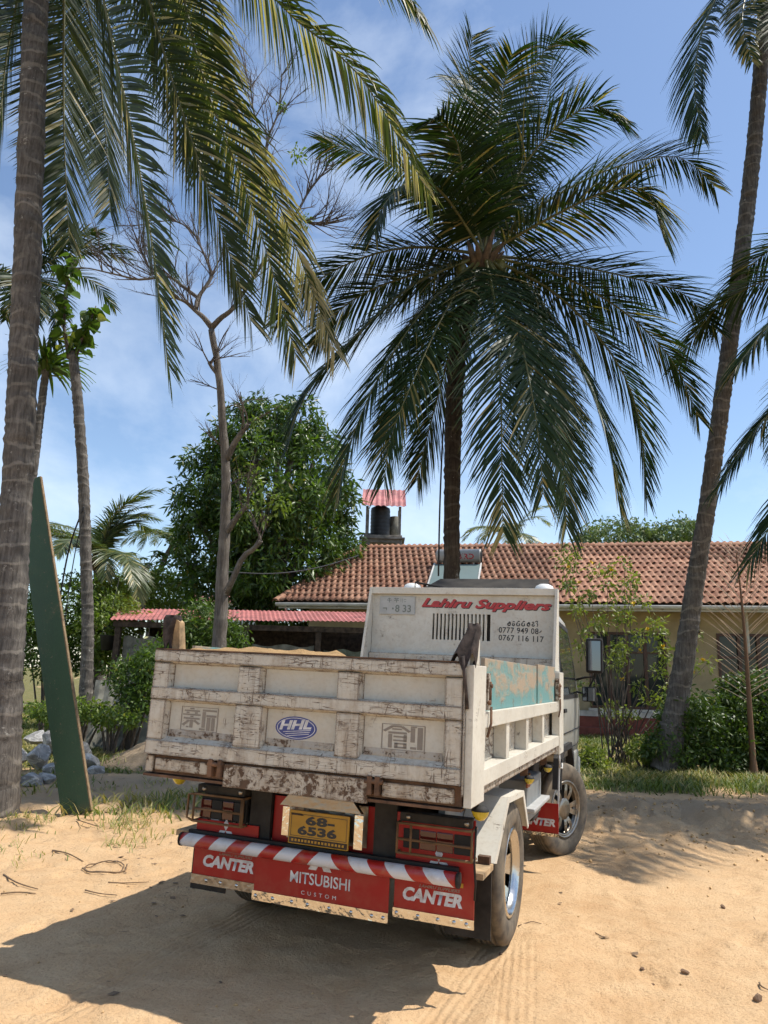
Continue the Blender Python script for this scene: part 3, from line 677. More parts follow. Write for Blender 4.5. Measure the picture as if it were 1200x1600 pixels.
        part('lamp_guard', M['cage'], cage)
        boxp('lamp_bracket', M['dirtyblack'], (x0 + .005, x1 - .005, .325, .40, z1 + .006, z1 + .05), ch=.008)
        for x in (x0 + .05, x1 - .03): part('bolt', M['chrome_dirty_shaded'], lambda m: m.lathe([(.318, 0.001), (.318, .011), (.326, .013)], 10, 'y', (x, 0, z1 + .028)))
    # ---- number plate in its steel surround
    sr = boxp('plate_surround', M['chrome_dirty_shaded'], (-.195, .262, .392, .398, .60, .80))
    boxp('side_cheek', M['strip'], (-.196, -.156, .330, .336, .62, .765), sr, .002); boxp('side_cheek', M['strip'], (.214, .262, .330, .336, .60, .765), sr, .002)
    mb = MB(); mb.prism([(-.20, .775), (.262, .775), (.215, .828), (-.155, .828)], .30, .33, 'y'); mb.build('plate_hood', M['chrome_dirty_shaded'], sr, True)
    pl = boxp('number_plate', M['plate'], (-.148, .192, .318, .328, .590, .754), ch=.004)
    fr = rear(-.148, .318, .590)
    flat_shapes([bar(.012, .040, .328, .0425), bar(.012, .146, .328, .1485), bar(.012, .0425, .0145, .146), bar(.3255, .0425, .328, .146)], fr, M['ink'], pl, 'plate_border')
    flat_shapes([bar(.006, .006, .334, .034)], fr, M['rag'], pl, 'plate_footer', .0010)
    flat_shapes([bar(.02 + i * .019, .014, .032 + i * .019, .026) for i in range(16)], fr, M['plate'], pl, 'plate_footer_text', .0017)
    flat_shapes([[(.010, .140), (.085, .140), (.070, .150), (.010, .150)]], fr, M['rag'], pl, 'plate_corner')
    lettering('68-', rear(-.148 + .095, .318, .590 + .098), .165, .045, M['ink'], pl, bold=.05, space=1.08); lettering('6536', rear(-.148 + .052, .318, .590 + .048), .222, .045, M['ink'], pl, bold=.05, space=1.05)
    # ---- mud flaps
    def three_diamond(fr, r, mat, parent):
        P = []
        for a in (90, 210, 330):
            d = Vector((math.cos(R(a)), math.sin(R(a)))); l = Vector((math.cos(R(a + 30)), math.sin(R(a + 30)))); q = Vector((math.cos(R(a - 30)), math.sin(R(a - 30)))); k = r / 1.732
            P.append([(0, 0), tuple(q * k), tuple(d * r), tuple(l * k)])
        return flat_shapes(P, fr, mat, parent, 'emblem')
    lf = boxp('mud_flap', M['red'], (-.735, -.347, .360, .368, .352, .640), ch=.002); boxp('steel_strip', M['chrome_dirty_shaded'], (-.737, -.345, .354, .3595, .312, .358), lf)
    rf = boxp('mud_flap', M['red'], (.432, .834, .360, .368, .352, .80), ch=.002); boxp('steel_strip', M['strip'], (.430, .836, .354, .3595, .318, .360), rf)
    cf = boxp('mud_flap', M['red'], (-.338, .412, .340, .348, .328, .56), ch=.002); boxp('steel_strip', M['strip'], (-.342, .414, .333, .3395, .288, .334), cf)
    for st, xs, y, z in ((lf, (-.64, -.55, -.45), .354, .335), (rf, (.45, .56, .66, .74, .80), .354, .339), (cf, (-.32, -.22, -.11, -.02, .10, .22, .33, .39), .333, .311)):
        for x in xs: part('rivet', M['chrome'], lambda m: m.lathe([(y - .006, .001), (y - .004, .008), (y, .010)], 8, 'y', (x, 0, z)), st)
    lettering('CANTER', rear(-.672, .360, .402), .315, .062, M['white'], lf, shear=.22, bold=.05); lettering('LAHIRU SUPPLIERS', rear(-.575, .360, .470), .205, .014, M['inkgrey'], lf, shear=.3, bold=.01); three_diamond(rear(-.548, .360, .595), .062, M['white'], lf)
    lettering('CANTER', rear(.478, .360, .400), .300, .062, M['white'], rf, shear=.22, bold=.05); lettering('LAHIRU SUPPLIERS', rear(.56, .360, .468), .205, .014, M['inkgrey'], rf, shear=.3, bold=.01); three_diamond(rear(.655, .360, .594), .070, M['white'], rf)
    for f, x in ((lf, -.66), (rf, .53)):
        flat_shapes([bar(.0, .0, .03, .02), bar(.06, 0, .09, .02), bar(.13, 0, .19, .02), bar(.20, 0, .25, .02)], rear(x, .360, .492), M['plate'], f, 'lettering')
    lettering('MITSUBISHI', rear(-.130, .340, .402), .335, .055, M['white'], cf, bold=.012); lettering('CUSTOM', rear(-.062, .340, .352), .195, .018, M['white'], cf, space=1.9); three_diamond(rear(.035, .340, .512), .075, M['white'], cf)
    boxp('red_panel', M['red'], (-.285, .295, .402, .410, .50, .80))
    boxp('upright', M['dirtyblack'], (-.415, -.290, .375, .40, .5, .92)); boxp('upright', M['dirtyblack'], (.305, .425, .375, .40, .5, .92))
    bp = part('bumper_bar', M['stripe'], lambda m: m.tube([(-.770, .295, .540), (.765, .295, .540)], .034, 20, caps=True))
    for x0, x1 in ((-.782, -.770), (.765, .778)): part('end_cap', M['dirtyblack'], lambda m: m.tube([(x0, .295, .540), (x1, .295, .540)], .036, 20), bp)
    boxp('shadow_bar', M['black'], (-.76, .76, .325, .352, .505, .585), bp)  # black bar stands in for the shadow line below the bumper
    # ---- wheels
    def tyre_prof(w, r):
        h = w / 2
        P = [(-h * .78, r * .60), (-h * .98, r * .70), (-h, r * .80), (-h * .97, r * .90), (-h * .86, r * .965), (-h * .74, r * .985)]
        for g in (-.42, -.14, .14, .42): P += [(h * (g - .06), r), (h * (g - .05), r - .009), (h * (g + .05), r - .009), (h * (g + .06), r)]
        P += [(h * .74, r * .985), (h * .86, r * .965), (h * .97, r * .90), (h, r * .80), (h * .98, r * .70), (h * .78, r * .60)]
        return P
    def wheel(x, y, side, w=.20, steer=0.0, kind='rear', r=.385):
        wh = empty('wheel', (x, y, r), T); wh.rotation_euler = (0, 0, steer)
        part('tyre', M['tyre'], lambda m: m.lathe(tyre_prof(w, r), 56, 'x'), wh)
        s = side; h = w / 2
        if kind == 'plain': 
            part('rim', M['dirtyblack'], lambda m: m.lathe([(-h * .7, r * .61), (0, r * .55), (0, .02)], 40, 'x'), wh); return
        R0 = r * .605
        part('rim', M['chrome'] if kind == 'rear' else M['chrome_dirty_shaded'], lambda m: m.lathe([(s * h * .70, R0 + .004), (s * h * .92, R0 + .008), (s * h * .93, R0 - .010), (s * h * .60, R0 - .018), (s * h * .42, R0 - .03)], 56, 'x'), wh)  # front rim coloured darker for the body's shade over it
        part('brake_drum', M['black'], lambda m: m.lathe([(s * h * .05, R0 - .02), (s * h * .05, .03)], 40, 'x'), wh)
        if kind == 'rear':    # deep dished disc with trapezoid windows
            def disc(m):
                n = 6; ro, ri = R0 - .012, R0 * .50; a_o, a_i = s * h * .56, s * h * .10
                for i in range(n):
                    for (t0, t1) in ((-.16, .16),):
                        for q in range(4):
                            u0 = 2 * math.pi * (i + t0 * 1.9 + (t1 - t0) * 1.9 * q / 4) / n; u1 = 2 * math.pi * (i + t0 * 1.9 + (t1 - t0) * 1.9 * (q + 1) / 4) / n
                            m.add([(a_o, ro * math.cos(u0), ro * math.sin(u0)), (a_o, ro * math.cos(u1), ro * math.sin(u1)), (a_i, ri * math.cos(u1), ri * math.sin(u1)), (a_i, ri * math.cos(u0), ri * math.sin(u0))], [(0, 1, 2, 3)], 0, True)
                m.lathe([(a_o, ro), (a_o - s * .006, ro * .90)], 48, 'x'); m.lathe([(a_i + s * .012, ri * 1.12), (a_i, ri), (a_i, .075), (s * h * .35, .070), (s * h * .40, .02), (s * h * .40, .001)], 48, 'x')
            part('wheel_disc', M['chrome'], disc, wh)
        else:
            def disc(m):
                n = 5; ro, ri = R0 - .010, .075; ax = s * h * .72
                for i in range(n):
                    for sd in (-1, 1):
                        for q in range(5):
                            f0, f1 = q / 5, (q + 1) / 5
                            def pt(f, wd):
                                rr = ri + (ro - ri) * f; ang = 2 * math.pi * i / n + sd * (.16 + .10 * math.sin(f * math.pi)); dw = wd * .022 / rr
                                return (ax + s * .012 * math.sin(f * math.pi), rr * math.cos(ang + dw), rr * math.sin(ang + dw))
                            m.add([pt(f0, -1), pt(f0, 1), pt(f1, 1), pt(f1, -1)], [(0, 1, 2, 3)], 0, True)
                m.lathe([(ax, ro + .006), (ax + s * .012, ro - .004), (ax, ro - .02)], 48, 'x'); m.lathe([(ax, .092), (ax + s * .006, .085), (ax + s * .008, .05), (ax + s * .008, .001)], 32, 'x')
            part('wheel_disc', M['chrome_dirty_shaded'], disc, wh)  # darker steel puts the body's shade into the front disc's colour
    wheel(.752, 1.25, 1, .205); wheel(.535, 1.25, 1, .19, 0, 'plain'); wheel(-.752, 1.25, -1, .205); wheel(-.535, 1.25, -1, .19, 0, 'plain')
    wheel(.775, 3.70, 1, .20, R(-24), 'front'); wheel(-.775, 3.70, -1, .20, R(-20), 'front')
    # ---- rear fenders: bent sheet over the wheels
    for s in (1, -1):
        path = [(.60, .565), (.93, .838), (1.42, .815), (1.60, .585)]; inn = [(.622, .562), (.94, .824), (1.412, .802), (1.580, .582)]
        mb = MB(); mb.prism(path + inn[::-1], s * .660, s * .873, 'x'); fd = mb.build('rear_fender', M['cream'], T, True)
        lip = [(p[0], p[1]) for p in path] + [(1.57, .572), (1.395, .785), (.955, .805), (.645, .556)]
        mb = MB(); mb.prism(lip, s * .8735, s * .880, 'x'); mb.build('fender_lip', M['cream'], fd, True)
        boxp('fender_bracket', M['rust'], (*sorted((s * .80, s * .86)), .560, .60, .52, .60), fd)
        boxp('fender_stay', M['wood'], (*sorted((s * .70, s * .872)), .372, .60, .535, .563), fd)
        boxp('splash_panel', M['dirtyblack'], (*sorted((s * .640, s * .872)), .560, .568, .22, .53), fd)
        boxp('fender_panel', M['grey'], (*sorted((s * .62, s * .655)), .45, 1.75, .60, .92), fd)
    # ---- side marker lamps, box, cab flap on the right and mirrored on the left
    for s in (1, -1):
        for y, z, q in ((.336, .845, .044), (1.72, .845, .034), (2.55, .835, .034)):
            lm = part('marker_lamp', M['black'], lambda m: m.lathe([(.01, .002), (.004, q * .75), (-q * .3, q), (-q * .35, q)], 18, 'z', (s * .86, y, z + q * .5)))
            part('lens', M['amber'], lambda m: m.lathe([(-q * .36, q), (-q * .8, q * .85), (-q * 1.25, q * .5), (-q * 1.4, .002)], 18, 'z', (s * .86, y, z + q * .5)), lm)
            boxp('lamp_arm', M['rust'], (*sorted((s * .80, s * .85)), y - .008, y + .008, z + q * .52, z + q * .52 + .07), lm)
        tb = boxp('battery_box', M['grey'], (*sorted((s * .50, s * .80)), 2.0, 2.62, .52, .80), ch=.015)
        boxp('reflector', M['orange'], (*sorted((s * .802, s * .815)), 1.93, 2.04, .76, .85), tb, .004)
        boxp('step', M['lightgrey'], (*sorted((s * .62, s * .86)), 1.95, 2.66, .600, .628), tb, .008)
        boxp('air_tank', M['dirtyblack'], (*sorted((s * .45, s * .74)), 2.66, 2.92, .42, .86), ch=.03)
        ff = boxp('mud_flap', M['red'], (*sorted((s * .54, s * .880)), 2.995, 3.003, .292, .52), ch=.002)
        boxp('steel_strip', M['strip'], (*sorted((s * .54, s * .882)), 2.990, 2.9945, .272, .296), ff)
        lettering('CANTER', rear(.55 if s == 1 else -.86, 2.995, .345), .305, .058, M['white'], ff, shear=.22, bold=.05)
        mb = MB(); mb.prism([(3.00, .44), (3.03, .44), (3.14, .88), (3.10, .90)], s * .868, s * .878, 'x'); mb.build('splash_guard', M['lightgrey'], T, True)
        part('hook', M['lightgrey'], lambda m: m.tube([(s * .885, 2.98, .905), (s * .89, 2.99, .80), (s * .90, 3.05, .79), (s * .90, 3.06, .83)], .008, 6))
    # ---- cab
    lev = [(.80, 3.38, 4.93, .822, .05), (.90, 3.36, 4.96, .838, .06), (1.15, 3.35, 4.985, .846, .08), (1.30, 3.35, 4.96, .845, .09), (1.33, 3.35, 4.945, .842, .10), (1.62, 3.36, 4.74, .822, .13), (1.90, 3.37, 4.52, .798, .15), (2.04, 3.38, 4.38, .780, .17), (2.11, 3.42, 4.27, .735, .18), (2.15, 3.55, 4.08, .60, .2), (2.16, 3.75, 3.9, .3, .1)]
    def ringpts(z, y0, y1, hw, r, inset=0):
        P = []; 
        for cx, cy, a0 in ((hw - r, y1 - r, 0), (-(hw - r), y1 - r, 90), (-(hw - r), y0 + r * .5, 180), (hw - r, y0 + r * .5, 270)):
            for i in range(6):
                a = R(a0 + 18 * i); ry = r if a0 < 180 else r * .5
                P.append(Vector((cx + r * math.cos(a), cy + ry * math.sin(a), z)))
        return P
    def cabm(m):
        rs = [ringpts(*l) for l in lev]; n = len(rs[0]); vs = [p for q in rs for p in q]; fs = []
        for i in range(len(rs) - 1):
            for k in range(n): fs.append((i * n + k, i * n + (k + 1) % n, (i + 1) * n + (k + 1) % n, (i + 1) * n + k))
        fs.append(tuple(range(n))[::-1]); fs.append(tuple(range((len(rs) - 1) * n, len(rs) * n))); m.add(vs, fs, 0, True)
    cab = part('cab', M['silver'], cabm)
    def hwz(z):
        for a, b in zip(lev, lev[1:]):
            if a[0] <= z <= b[0]: f = (z - a[0]) / (b[0] - a[0]); return a[3] + f * (b[3] - a[3]), a[2] + f * (b[2] - a[2])
    for s in (1, -1):
        def side(y, z, o=.004): return (s * (hwz(z)[0] + o), y, z)
        pts = [(3.52, 1.36), (4.70, 1.36), (4.60, 1.55), (4.42, 1.80), (4.28, 1.95), (3.55, 1.99)]
        frm = [(3.47, 1.32), (4.78, 1.32), (4.67, 1.56), (4.48, 1.83), (4.32, 2.00), (3.50, 2.035)]
        mid = [(p, q) for p, q in zip(pts, frm)]
        mb = MB(); 
        gl = MB(); gl.poly([side(y, z, .007) for y, z in pts] if s == 1 else [side(y, z, .007) for y, z in pts][::-1]); gl.build('side_window', M['glass'], cab)
        for i in range(6):
            j = (i + 1) % 6; mb.poly([side(*frm[i], .005), side(*frm[j], .005), side(*pts[j], .010), side(*pts[i], .010)])
        mb.build('window_frame', M['black'], cab)
        def seam(m):
            for yy in (3.44, 4.80): m.tube([side(yy, z, .001) for z in (.86, 1.0, 1.15, 1.32)], .004, 5)
            m.tube([side(3.44, .86, .001), side(4.80, .86, .001)], .004, 5)
        part('door_seam', M['black'], seam, cab)
        boxp('door_handle', M['black'], (*sorted((s * .846, s * .868)), 3.52, 3.68, 1.205, 1.24), cab, .006)
        part('rub_strip', M['black'], lambda m: m.tube([side(3.40, 1.02, .002), side(4.9, 1.02, .002)], .006, 6), cab)
        # arch and lower cab panels
        arch = [(3.25, .60), (3.33, .80), (3.48, .88), (3.95, .88), (4.10, .78), (4.18, .60), (4.22, .60), (4.15, .82), (3.99, .93), (3.44, .93), (3.28, .84), (3.20, .60)]
        mb = MB(); mb.prism(arch, s * .80, s * .872, 'x'); mb.build('wheel_arch', M['black'], cab, True)
        boxp('step_panel', M['silver'], (*sorted((s * .70, s * .835)), 4.24, 4.9, .44, .80), cab, .02)
        # mirrors on tubular arms
        mr = part('mirror_arm', M['black'], lambda m: (m.tube([(s * .825, 4.70, 1.50), (s * .93, 4.66, 1.53), (s * 1.03, 4.64, 1.54), (s * 1.03, 4.64, 1.95)], .012, 8), m.tube([(s * .84, 4.72, 1.38), (s * .96, 4.66, 1.36), (s * .98, 4.65, 1.45), (s * 1.03, 4.64, 1.54)], .010, 8)))
        boxp('mirror_housing', M['black'], (*sorted((s * .945, s * 1.115)), 4.565, 4.635, 1.575, 1.925), mr, .025); boxp('mirror_glass', M['mirror'], (*sorted((s * .968, s * 1.092)), 4.558, 4.5645, 1.602, 1.898), mr)
        boxp('mirror_housing', M['black'], (*sorted((s * .905, s * 1.042)), 4.572, 4.635, 1.290, 1.437), mr, .02); boxp('mirror_glass', M['mirror'], (*sorted((s * .915, s * 1.032)), 4.565, 4.5715, 1.300, 1.427), mr)
    ws = MB(); ws.poly([(-.66, 4.955, 1.36), (.66, 4.955, 1.36), (.62, 4.41, 2.02), (-.62, 4.41, 2.02)]); ws.build('windscreen', M['glass'], cab)
    boxp('rear_window', M['glass'], (-.5, .5, 3.335, 3.342, 1.5, 1.95), cab)
    boxp('front_bumper', M['cream'], (-.84, .84, 4.90, 5.03, .45, .72), cab, .03)
    for s in (1, -1): boxp('headlamp', M['clearlens'], (*sorted((s * .48, s * .78)), 4.95, 5.0, .80, .95), cab, .02)
    # dark board on the cab roof and white roof lamps
    mb = MB(); mb.add([(-.52, 3.42, 2.25), (.72, 3.42, 2.25), (.68, 3.80, 2.43), (-.40, 3.80, 2.43), (-.52, 3.44, 2.23), (.72, 3.44, 2.23), (.68, 3.82, 2.41), (-.40, 3.82, 2.41)], [(0, 1, 2, 3), (7, 6, 5, 4), (0, 4, 5, 1), (1, 5, 6, 2), (2, 6, 7, 3), (3, 7, 4, 0)]); mb.build('roof_board', M['dirtyblack'], cab, True)
    for x in (-.38, .60): boxp('board_support', M['rust'], (x - .02, x + .02, 3.76, 3.79, 2.10, 2.405), cab)
    for x in (-.56, .70): part('roof_lamp', M['whiteplastic'], lambda m: m.lathe([(.085, .002), (.08, .04), (.062, .075), (.02, .092), (-.11, .095)], 24, 'z', (x, 3.40, 2.25)), cab)
    part('roof_rod', M['dirtyblack'], lambda m: (m.tube([(-.50, 3.30, 2.16), (-.50, 3.30, 2.33), (-.20, 3.30, 2.275), (.55, 3.30, 2.26)], .010, 6)), cab)
    part('wiper_wire', M['dirtyblack'], lambda m: m.tube([(-.45, 3.34, 2.27), (-.1, 3.36, 2.245), (.2, 3.36, 2.25), (.52, 3.34, 2.285)], .006, 6), cab)
    # stakes at the two rear corners
    sk = part('corner_stake', M['wood'], lambda m: (m.add([(-.822, .06, 1.51), (-.752, .06, 1.51), (-.752, .03, 1.69), (-.774, .03, 1.705), (-.822, .12, 1.51), (-.752, .12, 1.51), (-.752, .075, 1.69), (-.774, .075, 1.705)], [(0, 1, 2, 3), (7, 6, 5, 4), (1, 5, 6, 2), (0, 3, 7, 4), (3, 2, 6, 7), (4, 5, 1, 0)])), fix=True)
    boxp('post_stub', M['cream'], (.862, .893, .045, .115, 1.5325, 1.655), ch=.003)
    part('strap', M['rag'], lambda m: m.tube([(.846, -.022, 1.57), (.857, -.024, 1.48), (.864, -.010, 1.40), (.868, -.004, 1.335)], .009, 6))
    part('tail_wire', M['black'], lambda m: (m.tube([(.842, .33, .78), (.848, .30, .70), (.840, .32, .62), (.846, .33, .52), (.838, .35, .45)], .006, 6)))
    return T
truck = build_truck()

# cloths tied at the truck's rear corners
def rag(name, pts, label, seed, parent_m):
    """a bunched hanging cloth: folded sheet draped over a point"""
    mb = MB(); rnd = random.Random(seed)
    n = 22; rows = len(pts); vs = []
    ph = [rnd.uniform(0, 6.28) for _ in range(4)]
    for r, (c, rx, ry, fold) in enumerate(pts):
        c = Vector(c)
        for k in range(n):
            a = 2 * math.pi * k / n; q = 1 + fold * (math.sin(3 * a + ph[0] + r * .4) * .5 + math.sin(7 * a + ph[1] - r * .3) * .35 + math.sin(5 * a + ph[2]) * .3)
            vs.append(c + Vector((rx * math.cos(a) * q, ry * math.sin(a) * q, 0.006 * math.sin(4 * a + ph[3]) * (r + 1))))
    fs = [(i * n + k, i * n + (k + 1) % n, (i + 1) * n + (k + 1) % n, (i + 1) * n + k) for i in range(rows - 1) for k in range(n)]
    mb.add(vs, fs, 0, True); mb.add([], [])
    mb.f.append(tuple(range(n))); mb.mi.append(0); mb.sm.append(True)
    o = mb.build(name, M['rag']); o.matrix_world = parent_m
    return tag(o, label, 'cloth')
bpy.context.view_layer.update()
TM = truck.matrix_world.copy()
rag('hanging_rag', [((.872, .07, 1.722), .010, .012, .2), ((.873, .07, 1.714), .030, .034, .15), ((.872, .07, 1.69), .034, .040, .15), ((.866, .06, 1.66), .033, .046, .15), ((.856, .045, 1.62), .042, .05, .2), ((.846, .03, 1.58), .052, .05, .22), ((.838, .02, 1.545), .056, .05, .24)], 'dark brown rag tied over the tipper bed\'s right rear corner post', 3, TM)
rag('hanging_rag', [((-.800, .05, 1.722), .018, .016, .2), ((-.80, .05, 1.715), .045, .03, .3), ((-.812, .05, 1.69), .040, .034, .4), ((-.822, .045, 1.64), .028, .03, .5), ((-.824, .045, 1.57), .022, .026, .6), ((-.822, .05, 1.548), .024, .026, .5)], 'brown rag hanging at the wooden stake on the truck\'s left rear corner', 9, TM)
# ------------------------------------------------------------------ building materials
def mat_tile():
    k = NT('clay_roof_tile'); pos = k.n('NewGeometry').outputs['Position']
    n = k.noise(5.5, 3, 0.6, 0, pos); b = k.noise(0.55, 5, 0.65, 0.4, pos); f = k.noise(40, 5, 0.6, 0, pos); cell = k.n('TexVoronoi', {'Vector': pos, 'Scale': 4.6}, feature='F1').outputs['Color']
    cv = k.n('SeparateColor', {0: cell}).outputs[0]
    c = k.mix(cv, (0.28, 0.130, 0.080), (0.455, 0.262, 0.172)); c = k.mix(k.ramp(n, (0.35, 0.45), (0.6, 0)), c, (0.30, 0.14, 0.085))
    c = k.mix(k.ramp(k.math('ADD', k.math('MULTIPLY', b, 0.7), k.math('MULTIPLY', f, 0.3)), (0.47, 0), (0.66, 0.85)), c, (0.14, 0.075, 0.055))
    k.P(color=c, rough=0.85, spec=0.25, normal=k.bump(f, 0.3, 0.01)); return k.m
M['tile'] = mat_tile()
M['wall'] = plain('beige_wall_plaster', (0.38, 0.30, 0.18), 0.9, var=0.14, scale=2.5, bump=0.1)
M['band'] = plain('off_white_plaster', (0.55, 0.50, 0.44), 0.9, var=0.2, scale=4)
M['plinth'] = plain('red_plinth_paint', (0.21, 0.055, 0.035), 0.8, var=0.3, scale=4)
M['darkwood'] = plain('dark_brown_joinery', (0.085, 0.034, 0.020), 0.5, var=0.3, scale=12)
M['gutter'] = plain('white_gutter', (0.56, 0.55, 0.52), 0.5, var=0.2, scale=3)
M['redsheet'] = plain('red_roof_sheet', (0.44, 0.155, 0.14), 0.55, var=0.3, scale=2.2)
M['greysheet'] = plain('weathered_grey_sheet', (0.20, 0.195, 0.165), 0.85, var=0.4, scale=5, bump=0.2)
M['greensheet'] = plain('faded_green_sheet', (0.145, 0.165, 0.125), 0.85, var=0.35, scale=6)
M['shedwood'] = plain('old_dark_timber', (0.075, 0.052, 0.038), 0.9, var=0.5, scale=10)
M['concrete'] = plain('weathered_concrete', (0.30, 0.265, 0.225), 0.9, var=0.35, scale=5, bump=0.2)
M['tankblack'] = plain('black_water_tank', (0.018, 0.018, 0.02), 0.55, var=0.3)
M['steel'] = mat_simple('brushed_steel_tank', (0.46, 0.45, 0.43), 0.42, 0.25)
M['collector'] = mat_simple('collector_glass', (0.12, 0.17, 0.165), 0.55)
M['farwall'] = plain('pale_far_wall', (0.58, 0.60, 0.60), 0.85)

# ------------------------------------------------------------------ house with a clay tile roof
def build_house():
    A = R(11.7); Hs = empty('tile_roofed_house', (6.977, 20.0, 0.0)); Hs.rotation_euler = (0, 0, -A)
    tag(Hs, 'long low beige house with clay tile roof, behind the truck and palms', 'house')
    u = Vector((math.cos(A), -math.sin(A), 0)); n = Vector((math.sin(A), math.cos(A), 0)); O = Vector((6.977, 20.0, 0))
    def loc(px, py, d):      # pixel -> (s, z) on the plane d metres behind the eave
        p = hit(px, py, O + n * d, n) - O; return p.dot(u), p.z
    def bx(name, m, b, parent=Hs, ch=0.0):
        mb = MB(); mb.box(*b, ch=ch); return mb.build(name, m, parent)
    ez, rz, rd = 3.54, 5.79, 3.8
    sl = Vector((0, rd, rz - ez)); L = sl.length; sl.normalize(); nrm = Vector((0, -sl.z, sl.y))
    sL0, sL1, sR = -10.35, -8.85, 8.0
    D = 1.0
    wl = None
    # openings measured on the wall plane
    s0, zt = loc(919, 987, D); s1, zb = loc(1046, 1110, D); s2, _ = loc(1119, 990, D); s3 = s2 + 2.1
    S4 = [-9.6, -7.9, -6.9, -4.8, -3.7, s0, s1, s2, s3, 6.0, 7.6]
    ops = [(-7.9, -6.9, zb, zt), (-4.8, -3.6, .45, zt), (s0, s1, zb, zt), (s2, s3, .45, zt)]
    def wallm(m):
        x = -9.6
        for a, b, z0, z1 in ops:
            m.box(x, a, D, D + .22, .0, ez + .15); m.box(a, b, D, D + .22, z1, ez + .15)
            if z0 > .46: m.box(a, b, D, D + .22, 0, z0)
            x = b
        m.box(x, 7.8, D, D + .22, 0, ez + .15)
        m.box(-9.6, -9.4, D + .22, 6.6, 0, ez + .15); m.box(7.6, 7.8, D + .22, 6.6, 0, ez + .15); m.box(-9.4, 7.6, 6.4, 6.6, 0, ez + .15)
    mb = MB(); wallm(mb); wl = mb.build('wall', M['wall'], Hs)
    bx('ceiling', M['wall'], (-9.4, 7.6, D + .22, 6.4, ez + .1, ez + .14), wl); bx('room_floor', M['plinth'], (-9.4, 7.6, D + .22, 6.4, .0, .45), wl)
    bx('floor_band', M['band'], (-9.9, 7.9, D - .22, D - .003, .40, .66)); bx('plinth', M['plinth'], (-9.9, 7.9, D - .30, D - .223, -.1, .52)); bx('verandah_step', M['plinth'], (-9.9, 7.9, D - .62, D - .303, -.1, .24), ch=.01)
    for a, b, z0, z1 in ops:
        wd = MB(); t = .07
        wd.box(a, a + t, D - .03, D + .12, z0, z1); wd.box(b - t, b, D - .03, D + .12, z0, z1); wd.box(a + t, b - t, D - .03, D + .12, z1 - t, z1); wd.box(a + t, b - t, D - .03, D + .12, z0, z0 + t)
        w = wd.build('window', M['darkwood'], Hs)
        k = max(2, round((b - a - 2 * t) / .55)); pw = (b - a - 2 * t) / k
        for i in range(k):
            xa = a + t + i * pw
            if i: bx('mullion', M['darkwood'], (xa - .045, xa + .045, D - .02, D + .10, z0 + t, z1 - t), w)
            bx('pane', M['glass'], (xa + .046 if i else xa, xa + pw - (.046 if i < k - 1 else 0), D + .05, D + .06, z0 + t, z1 - t), w)
            bx('transom', M['darkwood'], (xa + .046 if i else xa, xa + pw - (.046 if i < k - 1 else 0), D - .015, D + .049, z0 + (z1 - z0) * .72, z0 + (z1 - z0) * .72 + .05), w)
        bx('window_sill', M['band'], (a - .06, b + .06, D - .09, D - .031, z0 - .07, z0 - .003), w)
    a, z = loc(1087, 978, D); bx('meter_box', M['black'], (a - .08, a + .08, D - .1, D - .003, z - .2, z + .15), ch=.01)
    for px in (1163,):
        a, z = loc(px, 935, D); bx('wall_pipe', M['gutter'], (a - .035, a + .035, D - .08, D - .004, 2.3, ez - .1), ch=.02)
    # roof: boarding, tiles, ridge, gutter
    e3 = ez - .03; rd3 = rz - .05
    mb = MB(); mb.add([(sL0 + .05, .05, e3), (sR, .05, e3), (sR, rd, rd3), (sL1, rd, rd3), (sL0 + .05, 2 * rd - .05, e3), (sR, 2 * rd - .05, e3)], [(0, 1, 2, 3), (3, 2, 5, 4), (0, 3, 4), (1, 5, 2), (0, 4, 5, 1)])
    rf = mb.build('roof', M['shedwood'], Hs, True)
    tw, tr = .193, L / 12.5
    prof = [(-.5, 0), (-.40, -.012), (-.28, -.016), (-.12, -.004), (.05, .020), (.22, .034), (.36, .030), (.47, .012), (.52, .002)]
    tv = []
    ln = tr * 1.16
    for q, lift in ((0.0, .020), (ln, .0)):
        for x, h in prof: tv.append((x * tw * 1.02, q, h + lift))
    np_ = len(prof)
    for x, h in prof: tv.append((x * tw * 1.02, .006, h + .020 - .018))
    tf = [(i, i + 1, np_ + i + 1, np_ + i) for i in range(np_ - 1)] + [(2 * np_ + i, 2 * np_ + i + 1, i + 1, i) for i in range(np_ - 1)]
    tmb = MB(); tmb.add(tv, tf, 0, False); tme = tmb.mesh('tile', M['tile'])
    TV = np.array(tv); TF = np.array(tf)
    rs = random.Random(4); spots = []
    Rm = Matrix(((1, 0, 0), (0, sl.y, nrm.y), (0, sl.z, nrm.z)))
    hw = Hs.rotation_euler.to_matrix()
    for r in range(13):
        dd = r * tr
        if dd > L - .05: break
        off = (r % 2) * 0.0
        lo = sL0 + (sL1 - sL0) * dd / L
        k = int((sR - lo) / tw)
        for i in range(k):
            s = lo + tw * (.5 + i) + off + rs.uniform(-.006, .006)
            p = Vector((s, 0, ez)) + sl * (dd + rs.uniform(-.012, .012)) + nrm * rs.uniform(.012, .024)
            w = hw @ p + Hs.location; spots.append((((w - Vector((0, 0, CAM_H))).length), p, rs.uniform(-.02, .02), w))
    def inframe(w):
        d = w - Vector((0, 0, CAM_H)); z = d.dot(_f); X = 600 + FPX * d.dot(_rr) / z; return 860 < X < 1210 
    near = sorted((q for q in spots if inframe(q[3])), key=lambda q: q[0])[:300]; ids = {id(q) for q in near}
    for _, p, yaw, _w in near:
        o = bpy.data.objects.new('roof_tile', tme); o.matrix_local = Matrix.Translation(p) @ Rm.to_4x4() @ Matrix.Rotation(yaw, 4, 'Z'); link(o, rf)
    rest = [q for q in spots if id(q) not in ids]; VV = []; FF = []
